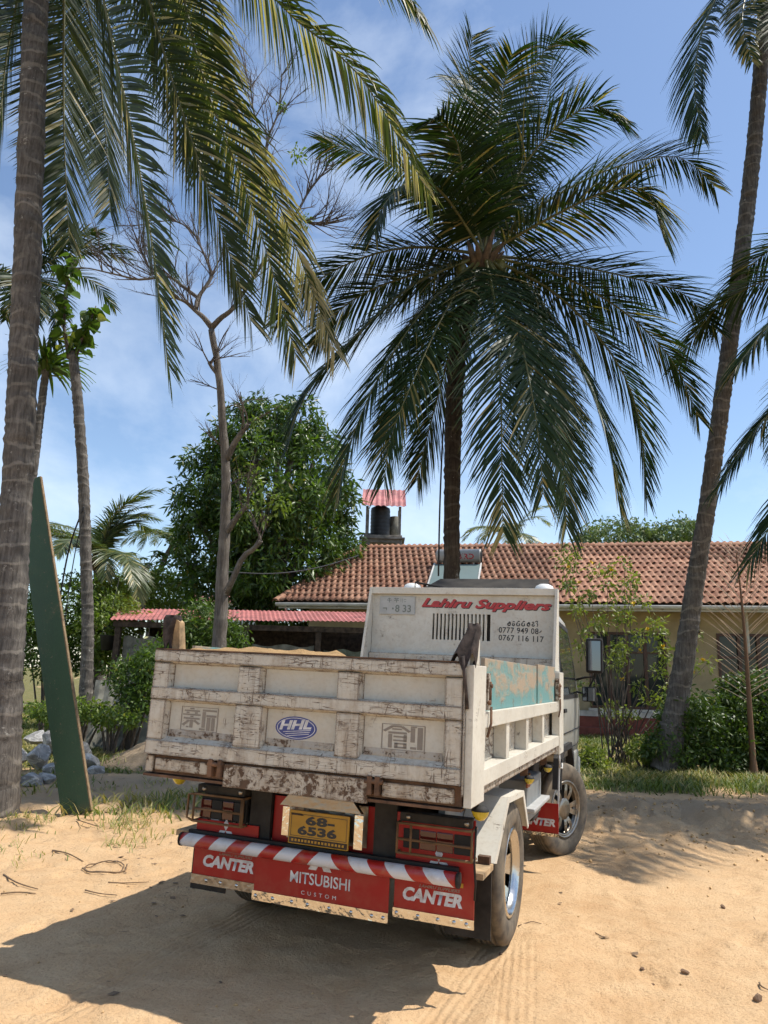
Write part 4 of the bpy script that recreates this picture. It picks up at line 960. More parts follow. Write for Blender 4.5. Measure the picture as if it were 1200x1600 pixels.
    for j, (_, p, yaw, _w) in enumerate(rest):
        m = np.array((Rm.to_4x4() @ Matrix.Rotation(yaw, 4, 'Z')).to_3x3()); VV.append(TV @ m.T + np.array(p)); FF.append(TF + j * len(TV))
    o = np_mesh('roof_tiles', np.concatenate(VV), np.concatenate(FF), M['tile'], rf); o['kind'] = 'stuff'
    # ridge caps
    cap = MB(); P = []
    for a0 in (0, 1):
        for i in range(7): t = math.pi * i / 6; P.append((a0 * .40, -.13 * math.cos(t) * (1 + .06 * (1 - a0)), .10 * math.sin(t) * (1 + .06 * (1 - a0))))
    cap.add(P, [(i, i + 1, 8 + i, 7 + i) for i in range(6)], 0, True); cme = cap.mesh('ridge_tile', M['tile'])
    s = sL1 - .1
    while s < sR:
        o = bpy.data.objects.new('ridge_tile', cme); o.location = (s, rd, rz - .02 + rs.uniform(-.006, .006)); link(o, rf); s += .385
    # hip edge caps on the left end
    e0 = Vector((sL0, 0, ez)); e1 = Vector((sL1, rd, rz)); dv = (e1 - e0); n_ = 11
    for i in range(n_):
        o = bpy.data.objects.new('ridge_tile', cme); o.location = e0 + dv * (i / n_) + Vector((0, 0, -.015)); o.rotation_mode = 'QUATERNION'; o.rotation_quaternion = dv.to_track_quat('X', 'Z'); link(o, rf)
    gt = MB(); pr = [(-.02 - .075 + .075 * math.cos(math.pi + math.pi * i / 8), 3.47 + .09 * math.sin(math.pi + math.pi * i / 8) + .0) for i in range(9)]
    pr = pr + [(p[0] * .9 - .006, p[1] + .008) for p in pr[::-1]]
    gt.prism(pr, sL0 + .05, sR, 'x'); g = gt.build('gutter', M['gutter'], Hs, True)
    bx('fascia', M['gutter'], (sL0 + .1, sR, .010, .035, 3.33, 3.50)); bx('soffit', M['wall'], (sL0 + .1, sR, .036, D - .002, 3.40, 3.42))
    x = sL0 + .4
    while x < 5: bx('gutter_bracket', M['concrete'], (x, x + .025, -.185, -.008, 3.37, 3.383), g); x += .75
    # solar water heater on the roof: its own thing
    def roofp(s, d): return Hs.location + hw @ (Vector((s, d, ez + (rz - ez) * d / rd)) + nrm * .06)
    rp = lambda px, py: hit(px, py, Hs.location + hw @ (Vector((0, 0, ez)) + nrm * .2), hw @ nrm)
    SH = empty('solar_water_heater', Hs.location + hw @ (Vector((0, 0, ez)))); SH.rotation_euler = (R(0), 0, -A)
    tag(SH, 'solar water heater with steel tank on the tiled roof behind the palm trunk', 'water heater')
    inv = hw.transposed()
    def hl(p): return inv @ (p - SH.location)
    c0 = hl(rp(684, 874)); c1 = hl(rp(752, 874)); r = .215; yz = (c0 + c1) / 2; xa, xb = c0.x, c1.x
    c = Vector((0, yz.y - .05, yz.z + .10))
    mb = MB(); mb.lathe([(xa - .05, .12), (xa, r), (xb - .06, r), (xb - .06, r + .006), (xb - .02, r + .006), (xb, r * .96), (xb + .012, r * .5), (xb + .012, .001)], 40, 'x', c); tk = mb.build('storage_tank', M['steel'], SH)
    mb = MB(); mb.lathe([(xb - .002, r + .012), (xb + .018, r + .008), (xb + .03, r * .6), (xb + .03, .001)], 32, 'x', c); mb.build('tank_end', M['black'], tk)
    # collector panel lies down the slope below the tank
    b0 = hl(rp(672, 905)); b1 = hl(rp(732, 905)); 
    def sheet(m, x0, x1, q0, q1, h0, h1):
        vs = []
        for h in (h0, h1):
            for (x, q) in ((x0, q0), (x1, q0), (x1, q1), (x0, q1)): vs.append(Vector((x, 0, 0)) + sl * q + nrm * h)
        m.add(vs, [(3, 2, 1, 0), (4, 5, 6, 7), (0, 1, 5, 4), (1, 2, 6, 5), (2, 3, 7, 6), (3, 0, 4, 7)])
    q0 = .75; q1 = c.y / sl.y - .12
    mb = MB(); sheet(mb, xa - .05, xb - .02, q0, q1, .075, .15); mb.build('collector_panel', M['collector'], SH)
    for xx in (xa - .10, xb - .018): mb = MB(); sheet(mb, xx, xx + .045, q0, q1 + .1, .07, .165); mb.build('panel_rail', M['gutter'], SH)
    for xx in (xa + .2, xb - .25): mb = MB(); mb.box(xx, xx + .04, c.y - .03, c.y + .03, c.z - r - .22, c.z - r + .02); mb.build('tank_cradle', M['steel'], SH)
    # writing wrapped on the tank's front
    me = text_mesh('BIRD', bold=.03); co = np.zeros(len(me.vertices) * 3); me.vertices.foreach_get('co', co); co = co.reshape(-1, 3); lo, hi = co.min(0), co.max(0)
    xx0 = hl(rp(717, 871)).x; xx1 = hl(rp(742, 871)).x; hh = .17
    X = xx0 + (co[:, 0] - lo[0]) / (hi[0] - lo[0]) * (xx1 - xx0); th = ((co[:, 1] - lo[1]) / (hi[1] - lo[1]) - .5) * hh / r - .22
    co = np.stack([X, c.y - np.cos(th) * (r + .003), c.z + np.sin(th) * (r + .003)], 1); me.vertices.foreach_set('co', co.astype(np.float32).ravel()); me.materials.clear(); me.materials.append(M['redtext']); me.name = 'lettering'
    link(bpy.data.objects.new('lettering', me), tk)
    return Hs
build_house()

# ------------------------------------------------------------------ lean-to shed with a red sheet roof
def build_shed():
    S = empty('open_shed', (-3.1, 16.5, 0)); tag(S, 'low open shed with red corrugated sheet roof, left of the tiled house', 'shed')
    def W(p): return Vector(p) - S.location
    fl, fr = at(172, 968, 16.5), at(585, 971, 16.5); bl, br = at(190, 951, 19.4), at(470, 955, 19.4); br = bl + (br - bl) * 1.35
    n = 7
    for i in range(n):
        mb = MB(); vs = []; k = 33
        for v in (0, 1):
            for j in range(k):
                f = (i + j / (k - 1) * 1.02) / n; p = (fl.lerp(fr, f)).lerp(bl.lerp(br, f), v * 1.0); vs.append(W(p) + Vector((0, 0, .012 * math.cos(2 * math.pi * j / 4) + (.005 if i % 2 else 0) - v * .0)))
        for v in (0, 1):
            for j in range(k): q = vs[v * k + j]; vs.append(q - Vector((0, 0, .006)))
        fs = [(j, j + 1, k + j + 1, k + j) for j in range(k - 1)] + [(3 * k + j, 3 * k + j + 1, 2 * k + j + 1, 2 * k + j) for j in range(k - 1)] + [(2 * k + j, 2 * k + j + 1, j + 1, j) for j in range(k - 1)]
        mb.add(vs, fs); mb.build('roof_sheet', M['redsheet'], S)
    def bx(name, m, b, ch=0.0):
        mb = MB(); mb.box(b[0] + 3.1, b[1] + 3.1, b[2] - 16.5, b[3] - 16.5, b[4], b[5], ch=ch); return mb.build(name, m, S)
    x0, x1 = fl.x, fr.x
    bx('eave_beam', M['shedwood'], (x0 + .05, x1, 16.58, 16.68, 2.36, 2.48)); bx('rear_wall', M['shedwood'], (x0 + .1, x1 + .2, 19.1, 19.2, 0, 2.6)); bx('side_wall', M['shedwood'], (x1 + .05, x1 + .15, 16.8, 19.0, 0, 2.45))
    for x in (x0 + .15, x0 + 1.25, x0 + 3.0, x0 + 4.6, x1 - .15): bx('post', M['shedwood'], (x - .06, x + .06, 16.60, 16.72, 0, 2.36))
    for i, (a, b, z, m, t) in enumerate(((.25, 1.10, 2.15, 'greysheet', 0), (1.45, 2.9, 1.6, 'shedwood', 0), (3.12, 4.5, 2.05, 'greysheet', 0), (4.72, 5.7, 1.98, 'greensheet', 0))):
        mb = MB(); k = 17; vs = []
        for zz in (0.02, z):
            for j in range(k): vs.append((x0 + a + (b - a) * j / (k - 1) + 3.1, 16.75 - 16.5 + .012 * math.cos(2 * math.pi * j / 4) + (.25 * (1 - zz / z)) * 0, zz + (.03 * math.sin(j * .7 + i) if zz > 1 else 0)))
        vs += [(x, y + .01, zz) for x, y, zz in vs]
        fs = [(j, j + 1, k + j + 1, k + j) for j in range(k - 1)] + [(3 * k + j, 3 * k + j + 1, 2 * k + j + 1, 2 * k + j) for j in range(k - 1)] + [(k + j, k + j + 1, 3 * k + j + 1, 3 * k + j) for j in range(k - 1)]
        mb.add(vs, fs); mb.build('wall_sheet', M[m], S)
    bx('floor', M['soil'], (x0, x1, 16.6, 19.1, -.05, .03))
    return S
build_shed()
# a loose grey sheet leaning in the bushes, left of the truck
def build_sheet():
    p = at(196, 1085, 14.2); mb = MB(); vs = []; k = 25
    for v in (0, 1):
        for j in range(k): f = j / (k - 1); vs.append(Vector((-.55 + 1.1 * f, .45 * v + .012 * math.cos(j * math.pi / 2), 1.25 * v)))
    vs += [q + Vector((0, .02, 0)) for q in vs]
    fs = [(j, j + 1, k + j + 1, k + j) for j in range(k - 1)] + [(3 * k + j, 3 * k + j + 1, 2 * k + j + 1, 2 * k + j) for j in range(k - 1)] + [(k + j, k + j + 1, 3 * k + j + 1, 3 * k + j) for j in range(k - 1)]
    mb.add(vs, fs); o = mb.build('leaning_sheet', M['greysheet']); o.location = (p.x, 14.0, gzs(p.x, 14.0) - .02); o.rotation_euler = (0, 0, .2)
    tag(o, 'grey corrugated sheet leaning in the bushes left of the truck', 'sheet')
build_sheet()

# ------------------------------------------------------------------ water tower behind the ridge
def build_tower():
    c = at(598, 853, 28.0); S = empty('water_tower', (c.x, 28.0, 0)); tag(S, 'concrete water tower with black tank under a small red roof', 'water tower')
    z0 = c.z; pxm = 28.0 / FPX * 1.03
    def bx(name, m, b, parent=S, ch=0.0):
        mb = MB(); mb.box(*b, ch=ch); return mb.build(name, m, parent)
    w = .72
    for sx in (-1, 1):
        for sy in (-1, 1):
            x, y = sx * (w - .12), sy * (w - .12)
            bx('column', M['concrete'], (x - .12, x + .12, y - .12, y + .12, 0, z0 - .002)); 
    pf = bx('platform', M['concrete'], (-w, w, -w, w, z0, z0 + .30), ch=.02); bx('ledge', M['concrete'], (-w - .10, w + .10, -w - .1, w + .1, z0 + .14, z0 + .20), pf)
    zt = at(600, 797, 28).z
    for sx in (-1, 1):
        for sy in (-1, 1): bx('roof_post', M['concrete'], (sx * w * .86 - .05, sx * w * .86 + .05, sy * w * .86 - .05, sy * w * .86 + .05, z0 + .302, zt + (.12 if sy > 0 else 0)))
    th = at(600, 792, 28).z - z0 - .31
    mb = MB(); P = [(z0 + .305, .001), (z0 + .305, .37)]
    for i in range(7): z = z0 + .31 + th * (.06 + .12 * i); P += [(z, .37), (z + th * .02, .376), (z + th * .06, .376), (z + th * .08, .37)]
    P += [(z0 + .31 + th * .92, .36), (z0 + .31 + th * .98, .22), (z0 + .31 + th, .20), (z0 + .31 + th, .001)]
    mb.lathe(P, 28, 'z', (-.12, -.1, 0)); mb.build('tank', M['tankblack'], S)
    mb = MB(); mb.lathe([(z0 + .305, .001), (z0 + .305, .20), (z0 + .31 + th * .7, .20), (z0 + .31 + th * .74, .001)], 20, 'z', (.45, .15, 0)); mb.build('pipe_drum', M['greysheet'], S)
    mb = MB(); k = 33; vs = []
    za, zb = at(600, 789, 27).z, at(600, 766, 29).z
    for v in (0, 1):
        for j in range(k): vs.append((-.84 + 1.68 * j / (k - 1), -.90 + 1.80 * v, za + (zb - za) * v + .02 * math.cos(j * math.pi / 2)))
    vs += [(x, y, z - .012) for x, y, z in vs]
    fs = [(j, j + 1, k + j + 1, k + j) for j in range(k - 1)] + [(3 * k + j, 3 * k + j + 1, 2 * k + j + 1, 2 * k + j) for j in range(k - 1)] + [(2 * k + j, 2 * k + j + 1, j + 1, j) for j in range(k - 1)]
    mb.add(vs, fs); mb.build('roof', M['redsheet'], S)
    mb = MB(); mb.tube([(-w - .14, -w + .2, z0 - 1.2), (-w - .14, -w + .2, z0 + .22), (-w - .02, -w + .25, z0 + .36), (-.5, -.2, z0 + .42)], .03, 8); mb.build('supply_pipe', M['tankblack'], S)
build_tower()
# ------------------------------------------------------------------ far house beyond the mango
def build_far_house():
    c = at(315, 960, 46); S = empty('far_house', (c.x, 46, 0)); tag(S, 'distant white house with red roof showing left of the mango tree', 'house')
    zr, ze = at(300, 921, 46).z, at(300, 938, 46).z
    mb = MB(); mb.box(-2.2, 4.2, 0, 5, 0, ze); mb.build('wall', M['farwall'], S)
    mb = MB(); mb.prism([(-.5, ze - .05), (2.5, zr), (5.5, ze - .05)], -1.2, 4.6, 'x'); mb.build('roof', M['redsheet'], S, True)
    mb = MB(); mb.box(1.2, 2.2, -.04, -.003, 1.2, 2.4); mb.build('window', M['glass'], S)
build_far_house()
# ------------------------------------------------------------------ vegetation builders
UP = np.array([0, 0, 1.0])
def spline(P, n):
    P = np.array([list(p) for p in P], float); k = len(P)
    P = np.vstack([2 * P[0] - P[1], P, 2 * P[-1] - P[-2]]); out = []
    for t in np.linspace(0, k - 1 - 1e-6, n):
        i = int(t); f = t - i; a, b, c, d = P[i:i + 4]
        out.append(.5 * (2 * b + (c - a) * f + (2 * a - 5 * b + 4 * c - d) * f * f + (-a + 3 * b - 3 * c + d) * f ** 3))
    return np.array(out)
def norm(a): return a / np.maximum(np.linalg.norm(a, axis=-1, keepdims=True), 1e-9)
def frond(ctrl, parent, mats, seed, n=80, L=.75, wid=.034, droop=.35, dry=.0, tipdry=.6, rach=.026, start=.10, vup=.2, name='frond', tint_mid=.5, a0=72, a1=34, roll=0.0):
    rs = np.random.RandomState(seed); C = spline(ctrl, 60)
    seg = np.r_[0, np.cumsum(np.linalg.norm(np.diff(C, axis=0), axis=1))]; tot = seg[-1]; seg /= tot
    rad = C[-1] - C[0]; rad[2] = 0
    rad = rad / max(np.linalg.norm(rad), 1e-6) if np.linalg.norm(rad) > .15 else np.array([0, -1.0, 0])
    def at_t(t): return np.stack([np.interp(t, seg, C[:, i]) for i in range(3)], -1)
    t = np.repeat(np.linspace(start, 1.0, n), 2); t = t + rs.uniform(-.3, .3, t.size) / n; t = np.clip(t, 0, 1)
    side = np.tile([1.0, -1.0], n); N = t.size
    p0 = at_t(t); T = norm(at_t(np.minimum(t + .02, 1.0)) - at_t(np.minimum(t + .02, 1.0) - .04))
    S = np.cross(T, UP); sl = np.linalg.norm(S, axis=1, keepdims=True); S = np.where(sl > .12, S / np.maximum(sl, 1e-6), norm(np.cross(T, np.cross(rad, UP) * 0 + rad + UP * .01)))
    # keep the frond's flat side consistent: side axis = horizontal, perpendicular to the plane of the arch
    S0 = np.cross(rad, UP); S0 = S0 - T * (T @ S0)[:, None]; S = norm(S0); Nn = norm(np.cross(S, T))
    if roll:
        c, s_ = math.cos(roll), math.sin(roll); S, Nn = S * c + Nn * s_, Nn * c - S * s_
    al = np.radians(a0 + (a1 - a0) * t + rs.normal(0, 3, N))[:, None]
    d = norm(T * np.cos(al) + S * side[:, None] * np.sin(al) + Nn * (vup + rs.normal(0, .05, N))[:, None])
    u = (t - start) / (1 - start); prof = (.62 + .38 * np.sin(np.pi * np.clip(u * 1.0 + .10, 0, 1))) * np.where(u > .85, 1 - (u - .85) * 2.2, 1)
    ll = L * prof * rs.uniform(.82, 1.1, N) * np.where(rs.rand(N) < .03, .4, 1)
    W = wid * (.75 + .25 * prof) * rs.uniform(.8, 1.15, N)
    dr = droop * rs.uniform(.7, 1.35, N); d = norm(d + np.array([0, 0, -1.0]) * (dr * .75)[:, None])
    ns = 4; wp = [.45, 1.0, .85, .5, .06]
    wv = norm(T - d * np.sum(T * d, 1, keepdims=True) + Nn * rs.normal(0, .25, N)[:, None])
    pts = [p0]; dd = d; dirs = [d]
    for k in range(ns):
        pts.append(pts[-1] + dd * (ll / ns)[:, None]); dd = norm(dd + np.array([0, 0, -1.0]) * (dr * (k + 1) * .17)[:, None]); dirs.append(dd)
    V = np.zeros((N, ns + 1, 2, 3))
    for k in range(ns + 1):
        h = wv * (W * wp[k] * .5)[:, None]; V[:, k, 0] = pts[k] - h; V[:, k, 1] = pts[k] + h
    V = V.reshape(-1, 3); b = np.arange(N)[:, None] * (2 * ns + 2)
    F = np.concatenate([np.stack([b[:, 0] + 2 * k, b[:, 0] + 2 * k + 1, b[:, 0] + 2 * k + 3, b[:, 0] + 2 * k + 2], 1) for k in range(ns)])
    base = np.clip(rs.normal(tint_mid, .22, N), 0, 1); isdry = rs.rand(N) < dry + np.clip(u - .8, 0, 1) * tipdry
    tv = np.repeat(base[:, None], (ns + 1) * 2, 1)
    along = np.repeat(np.linspace(0, 1, ns + 1), 2)[None]
    tv = np.where(isdry[:, None], 1 + rs.uniform(.3, .95, N)[:, None], tv)
    tv = np.where((along > .8) & (rs.rand(N)[:, None] < .35), 1.35, tv)
    # rachis tube
    mb = MB(); k = 14; rp = at_t(np.linspace(0, 1, k)); mb.tube([tuple(q) for q in rp], [max(.004, rach * (1 - .86 * i / (k - 1)) * (1.5 if i == 0 else 1)) for i in range(k)], 6, caps=False)
    RV = np.array(mb.v); RF = np.array(mb.f) + len(V)
    mi = np.r_[np.zeros(len(F), np.int32), np.ones(len(RF), np.int32)]
    o = np_mesh(name, np.vstack([V, RV]), np.vstack([F, RF]), mats, parent, np.r_[tv.ravel(), np.full(len(RV), .5)])
    o.data.polygons.foreach_set('material_index', mi)
    return o
def arc_frond(c, az, el, length, sag, k=5):
    """3-D curve leaving c at azimuth/elevation and bending down under its own weight"""
    p = Vector(c); out = [p.copy()]; e = el; st = length / (k - 1)
    for i in range(k - 1):
        d = Vector((math.cos(az) * math.cos(e), math.sin(az) * math.cos(e), math.sin(e))); p = p + d * st; out.append(p.copy()); e -= sag / (k - 1) * (0.6 + .4 * i)
    return out
def trunk(pts, rads, parent, mat, step=.11, name='trunk', n=18, seed=0, ringd=.045):
    rs = random.Random(seed); ctl = spline(pts, 120); seg = np.r_[0, np.cumsum(np.linalg.norm(np.diff(ctl, axis=0), axis=1))]
    m = max(8, int(seg[-1] / step) * 2); P = []; Rr = []
    for i in range(m + 1):
        d = seg[-1] * i / m; p = [np.interp(d, seg, ctl[:, j]) for j in range(3)]
        r = np.interp(d / seg[-1], np.linspace(0, 1, len(rads)), rads) * (1 + (ringd if i % 2 else -ringd * .3) * rs.uniform(.0, 1.7))
        P.append((p[0] + rs.uniform(-.007, .007), p[1] + rs.uniform(-.007, .007), p[2] + rs.uniform(-.35, .35) * step / 2)); Rr.append(r)
    mb = MB(); mb.tube(P, Rr, n); return mb.build(name, mat, parent)
def leaf_cloud(name, mat, parent, clumps, per, ln, wd, seed, hang=.35, outward=.6, spread=1.0, tint=(.5, .25), kind=None):
    """many leaf-sized folded faces round clump centres (x,y,z,r)"""
    rs = np.random.RandomState(seed); C = np.array(clumps, float); idx = np.repeat(np.arange(len(C)), per); N = len(idx)
    g = norm(rs.normal(0, 1, (N, 3))) * (rs.rand(N) ** .45)[:, None] * C[idx, 3:4] * spread; p = C[idx, :3] + g
    d = norm(norm(g) * outward + rs.normal(0, .55, (N, 3)) + np.array([0, 0, -hang])); nn = norm(np.cross(d, rs.normal(0, 1, (N, 3)))); s = norm(np.cross(d, nn)); nn = norm(nn + UP * .5 - d * (nn @ UP)[:, None] * .0)
    l = (ln * rs.uniform(.45, 1.4, N))[:, None]; w = (wd * rs.uniform(.75, 1.2, N))[:, None]
    up = np.cross(s, d)
    a = p; b = p + d * l * .45 + s * w * .5 + up * w * .12; c = p + d * l - UP * l * .12; e = p + d * l * .45 - s * w * .5 + up * w * .12; m_ = p + d * l * .5 - up * w * .10
    V = np.stack([a, b, c, e, m_], 1).reshape(-1, 3); k = np.arange(N) * 5
    F = np.concatenate([np.stack(q, 1) for q in ((k, k + 1, k + 4), (k + 1, k + 2, k + 4), (k + 2, k + 3, k + 4), (k + 3, k, k + 4))])
    ct = np.clip(rs.normal(tint[0], tint[1], len(C)), 0, 1)
    t = np.clip(ct[idx] + rs.normal(0, .15, N), 0, 1); t = np.where(rs.rand(N) < .015, 1.7, t)
    o = np_mesh(name, V, F, mat, parent, np.repeat(t, 5))
    if kind: o['kind'] = kind
    return o
def blob_clumps(blobs, n, r, seed, inner=.62, floor=-9):
    rs = np.random.RandomState(seed); out = []; B = [(np.array(b[0]), np.array(b[1])) for b in blobs]; vol = np.array([b[1].prod() ** (2 / 3) for b in B]); vol /= vol.sum()
    while len(out) < n:
        i = rs.choice(len(B), p=vol); d = norm(rs.normal(0, 1, 3)); f = rs.uniform(.70, 1.03) + .10 * math.sin(d[0] * 7 + i) * math.cos(d[2] * 6 + 2 * i)
        p = B[i][0] + d * B[i][1] * f
        if p[2] < floor: continue
        if any(np.linalg.norm((p - c) / q) < inner for j, (c, q) in enumerate(B) if j != i): continue
        out.append((*p, r * rs.uniform(.6, 1.25)))
    return out
def twigs(mb, p, d, r, ln, depth, rs, up=.25, spread=.75, nseg=3, kids=(2, 3)):
    p = Vector(p); d = Vector(d).normalized(); pts = [p.copy()]; rr = [r]
    for i in range(nseg):
        d = (d + Vector((rs.uniform(-1, 1), rs.uniform(-1, 1), rs.uniform(-.6, 1) )) * .22 + Vector((0, 0, up * .15))).normalized(); p = p + d * ln / nseg; pts.append(p.copy()); rr.append(r * (1 - .5 * (i + 1) / nseg))
    mb.tube(pts, rr, 5 if r > .012 else 4, caps=False)
    if depth > 0:
        for k in range(rs.randint(*kids) + 1):
            j = rs.randint(1, nseg); a = Vector((rs.uniform(-1, 1), rs.uniform(-1, 1), rs.uniform(-.5, .9))) * spread
            twigs(mb, pts[j], (d + a), rr[j] * .62, ln * rs.uniform(.45, .75), depth - 1, rs, up, spread, nseg, kids)
M['mango'] = mat_leaf('mango_leaf', (0.020, 0.046, 0.011), (0.12, 0.195, 0.028), (0.26, 0.17, 0.05), 0.38, 0.28, spec=0.5)
M['bush'] = mat_leaf('bush_leaf', (0.030, 0.060, 0.014), (0.12, 0.19, 0.03), (0.30, 0.26, 0.07), 0.5, 0.30)
M['hedge'] = mat_leaf('hedge_leaf', (0.026, 0.052, 0.014), (0.10, 0.155, 0.026), (0.26, 0.22, 0.06), 0.42, 0.28)
M['lightbush'] = mat_leaf('light_bush_leaf', (0.07, 0.12, 0.02), (0.20, 0.26, 0.04), (0.34, 0.28, 0.08), 0.5, 0.32)
M['flowerbush'] = mat_leaf('flowering_bush_leaf', (0.075, 0.11, 0.025), (0.24, 0.27, 0.06), (0.34, 0.27, 0.06), 0.5, 0.32)
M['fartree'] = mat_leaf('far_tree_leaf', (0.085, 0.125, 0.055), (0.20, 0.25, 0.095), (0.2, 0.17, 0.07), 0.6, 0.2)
M['grass'] = mat_leaf('grass_blade', (0.060, 0.092, 0.020), (0.165, 0.205, 0.040), (0.42, 0.33, 0.15), 0.6, 0.25)
M['broad'] = mat_leaf('broad_leaf', (0.035, 0.075, 0.018), (0.12, 0.19, 0.035), (0.40, 0.33, 0.06), 0.38, 0.30)
M['petal'] = plain('yellow_petal', (0.72, 0.50, 0.015), 0.6, var=0.1)

def palm(name, label, group, path, rads, Y, fronds, mats, seed, tmat='trunk', nuts=0, L=.8, n=80, wid=.034, droop=.35, rach=.028, dry=.05, trunk_n=18):
    """path: trunk pixels (x, y, depth offset); fronds: lists of (x, y, depth offset)"""
    P = [at(x, y, Y + d) for x, y, d in path]; b = P[0].copy(); g = gzs(b.x, b.y)
    if abs(b.z - g) > .02:     # carry the trunk down to the ground along its lean
        q = P[0] + (P[0] - P[1]).normalized() * .0; b = Vector((P[0].x - (P[1].x - P[0].x) * .3, P[0].y, g - .05)); P = [b] + P if P[0].z > g + .1 else [Vector((P[0].x, P[0].y, g - .05))] + P[1:]
    o = empty(name, (P[0].x, P[0].y, g)); tag(o, label, 'palm', group)
    off = o.location
    trunk([p - off for p in P], rads, o, M[tmat], seed=seed, n=trunk_n)
    for i, f in enumerate(fronds):
        kw = {}
        if isinstance(f, tuple): f, kw = f
        pts = [Vector(q) if isinstance(q, Vector) else at(q[0], q[1], Y + q[2]) for q in f]
        a = dict(n=n, L=L, wid=wid, droop=droop, rach=rach, dry=dry); a.update(kw)
        frond([p - off for p in pts], o, mats, seed * 100 + i, **a)
    top = P[-1] - off; rs = random.Random(seed)
    mb = MB()
    for i in range(10):
        a = 2 * math.pi * i / 10; d = Vector((math.cos(a), math.sin(a), 0)); q = top + d * .05 + Vector((0, 0, -.35)); mb.tube([q, q + d * .10 + Vector((0, 0, .3)), q + d * rs.uniform(.22, .4) + Vector((0, 0, rs.uniform(.35, .6)))], [.09, .07, .015], 6)
    mb.build('leaf_sheath', M['sheath'], o)
    for i in range(nuts):
        a = rs.uniform(0, 6.28); c = top + Vector((math.cos(a) * .3, math.sin(a) * .3, rs.uniform(-.42, -.12))); mb = MB(); mb.lathe([(-.13, .002), (-.10, .06), (0, .095), (.09, .065), (.12, .002)], 12, 'z', c); mb.build('coconut', M['coconut'], o)
    return o
PG = 'coconut palms around the yard'
pm = [M['palm'], M['rachis']]; pn = [M['palm_near'], M['rachis']]; pf = [M['palm_far'], M['rachis']]

# ---- the palm behind the truck
C = (757, 398, 0)
F1 = [
 [C, (748, 280, .2), (735, 170, .3), (733, 110, .3), (738, 55, .2)], [C, (790, 270, .1), (825, 140, 0), (858, 70, -.2), (905, 60, -.5)], [C, (815, 265, -.2), (880, 190, -.5), (930, 165, -.8), (975, 190, -1)],
 [C, (850, 318, .2), (960, 262, .5), (1060, 245, .8), (1115, 290, .9)], ([C, (850, 345, -.5), (950, 298, -1), (1010, 300, -1.3), (1036, 368, -1.5)], dict(dry=.2)), [C, (700, 325, .2), (640, 272, .4), (565, 238, .5), (500, 222, .5)],
 [C, (728, 300, -.3), (715, 225, -.6), (690, 190, -.9), (672, 188, -1.1)], [C, (768, 270, -.3), (782, 170, -.6), (790, 120, -.8), (800, 85, -1.1)], [C, (795, 300, .6), (835, 220, 1.2), (860, 130, 1.6), (865, 60, 1.6)], [C, (745, 290, .8), (755, 200, 1.3), (745, 140, 1.5), (700, 120, 1.5)],
 [C, (650, 386, .2), (560, 405, .5), (480, 450, .6), (428, 505, .6)], [C, (660, 425, .5), (575, 455, .9), (520, 495, 1.1), (490, 540, 1.2)], [C, (650, 442, -.3), (555, 525, -.6), (480, 612, -.7), (452, 690, -.7)], [C, (675, 470, -.5), (600, 575, -1), (548, 690, -1.2), (527, 770, -1.2)],
 [C, (700, 480, -.8), (648, 590, -1.4), (612, 680, -1.6), (600, 750, -1.6)], [C, (720, 490, .5), (692, 590, .9), (668, 680, 1.0), (652, 750, 1.0)], ([C, (772, 470, -1.0), (782, 600, -1.6), (784, 720, -1.8), (786, 830, -1.8)], dict(dry=.06, tipdry=2.2)), [C, (820, 490, -.8), (862, 620, -1.3), (880, 730, -1.4), (885, 825, -1.4)],
 [C, (850, 480, -.5), (915, 590, -.8), (950, 690, -.9), (968, 790, -.9)], [C, (870, 460, -.1), (960, 560, -.1), (1000, 660, -.1), (1008, 770, 0)], [C, (880, 432, .3), (985, 495, .5), (1055, 570, .5), (1090, 650, .5)], [C, (880, 412, .6), (990, 435, 1), (1070, 460, 1.1), (1118, 515, 1.1)],
 [C, (795, 470, .8), (850, 590, 1.5), (880, 700, 1.6), (885, 790, 1.6)], [C, (720, 450, 1.0), (660, 540, 1.6), (620, 630, 1.8), (595, 700, 1.8)], [C, (800, 480, -1.0), (828, 600, -1.7), (842, 690, -1.9), (848, 770, -1.9)],
 [C, (690, 300, -.6), (640, 285, -1.2), (600, 320, -1.5), (585, 365, -1.6)]]
palm('coconut_palm', 'full crowned coconut palm standing right behind the truck cab', PG, [(706, 1000, 0), (706, 880, 0), (707, 720, 0), (713, 580, 0), (728, 480, 0), (752, 405, 0)], [.17, .125, .112, .112, .125, .125, .12], 10.2, F1, pm, 11, 'trunk_dark', nuts=9, L=1.08, n=142, wid=.030, droop=.42)
# ---- the palm leaning at the right
C = (1200, -45, 0)
F2 = [([C, (1140, -30, -.2), (1100, 40, -.4), (1085, 130, -.5), (1098, 215, -.6)], dict(droop=.5)), ([C, (1172, -20, -1.0), (1160, 20, -1.6), (1165, 60, -1.9), (1175, 95, -2)], dict(dry=.3, L=.7)), [C, (1240, -40, .3), (1320, -30, .6), (1380, 40, .8), (1400, 120, .8)], [C, (1250, 30, .6), (1300, 100, 1.2), (1320, 180, 1.5), (1330, 250, 1.5)], [C, (1200, -90, .5), (1220, -190, 1), (1260, -260, 1.5), (1320, -270, 1.8)],
      [C, (1165, -90, .4), (1120, -190, .8), (1060, -240, 1.2), (990, -200, 1.5)], [C, (1190, -60, -1.2), (1190, -90, -2.4), (1195, -70, -3.4), (1200, -20, -4)], [C, (1230, 20, -1), (1260, 60, -1.8), (1275, 120, -2.2), (1280, 190, -2.4)]]
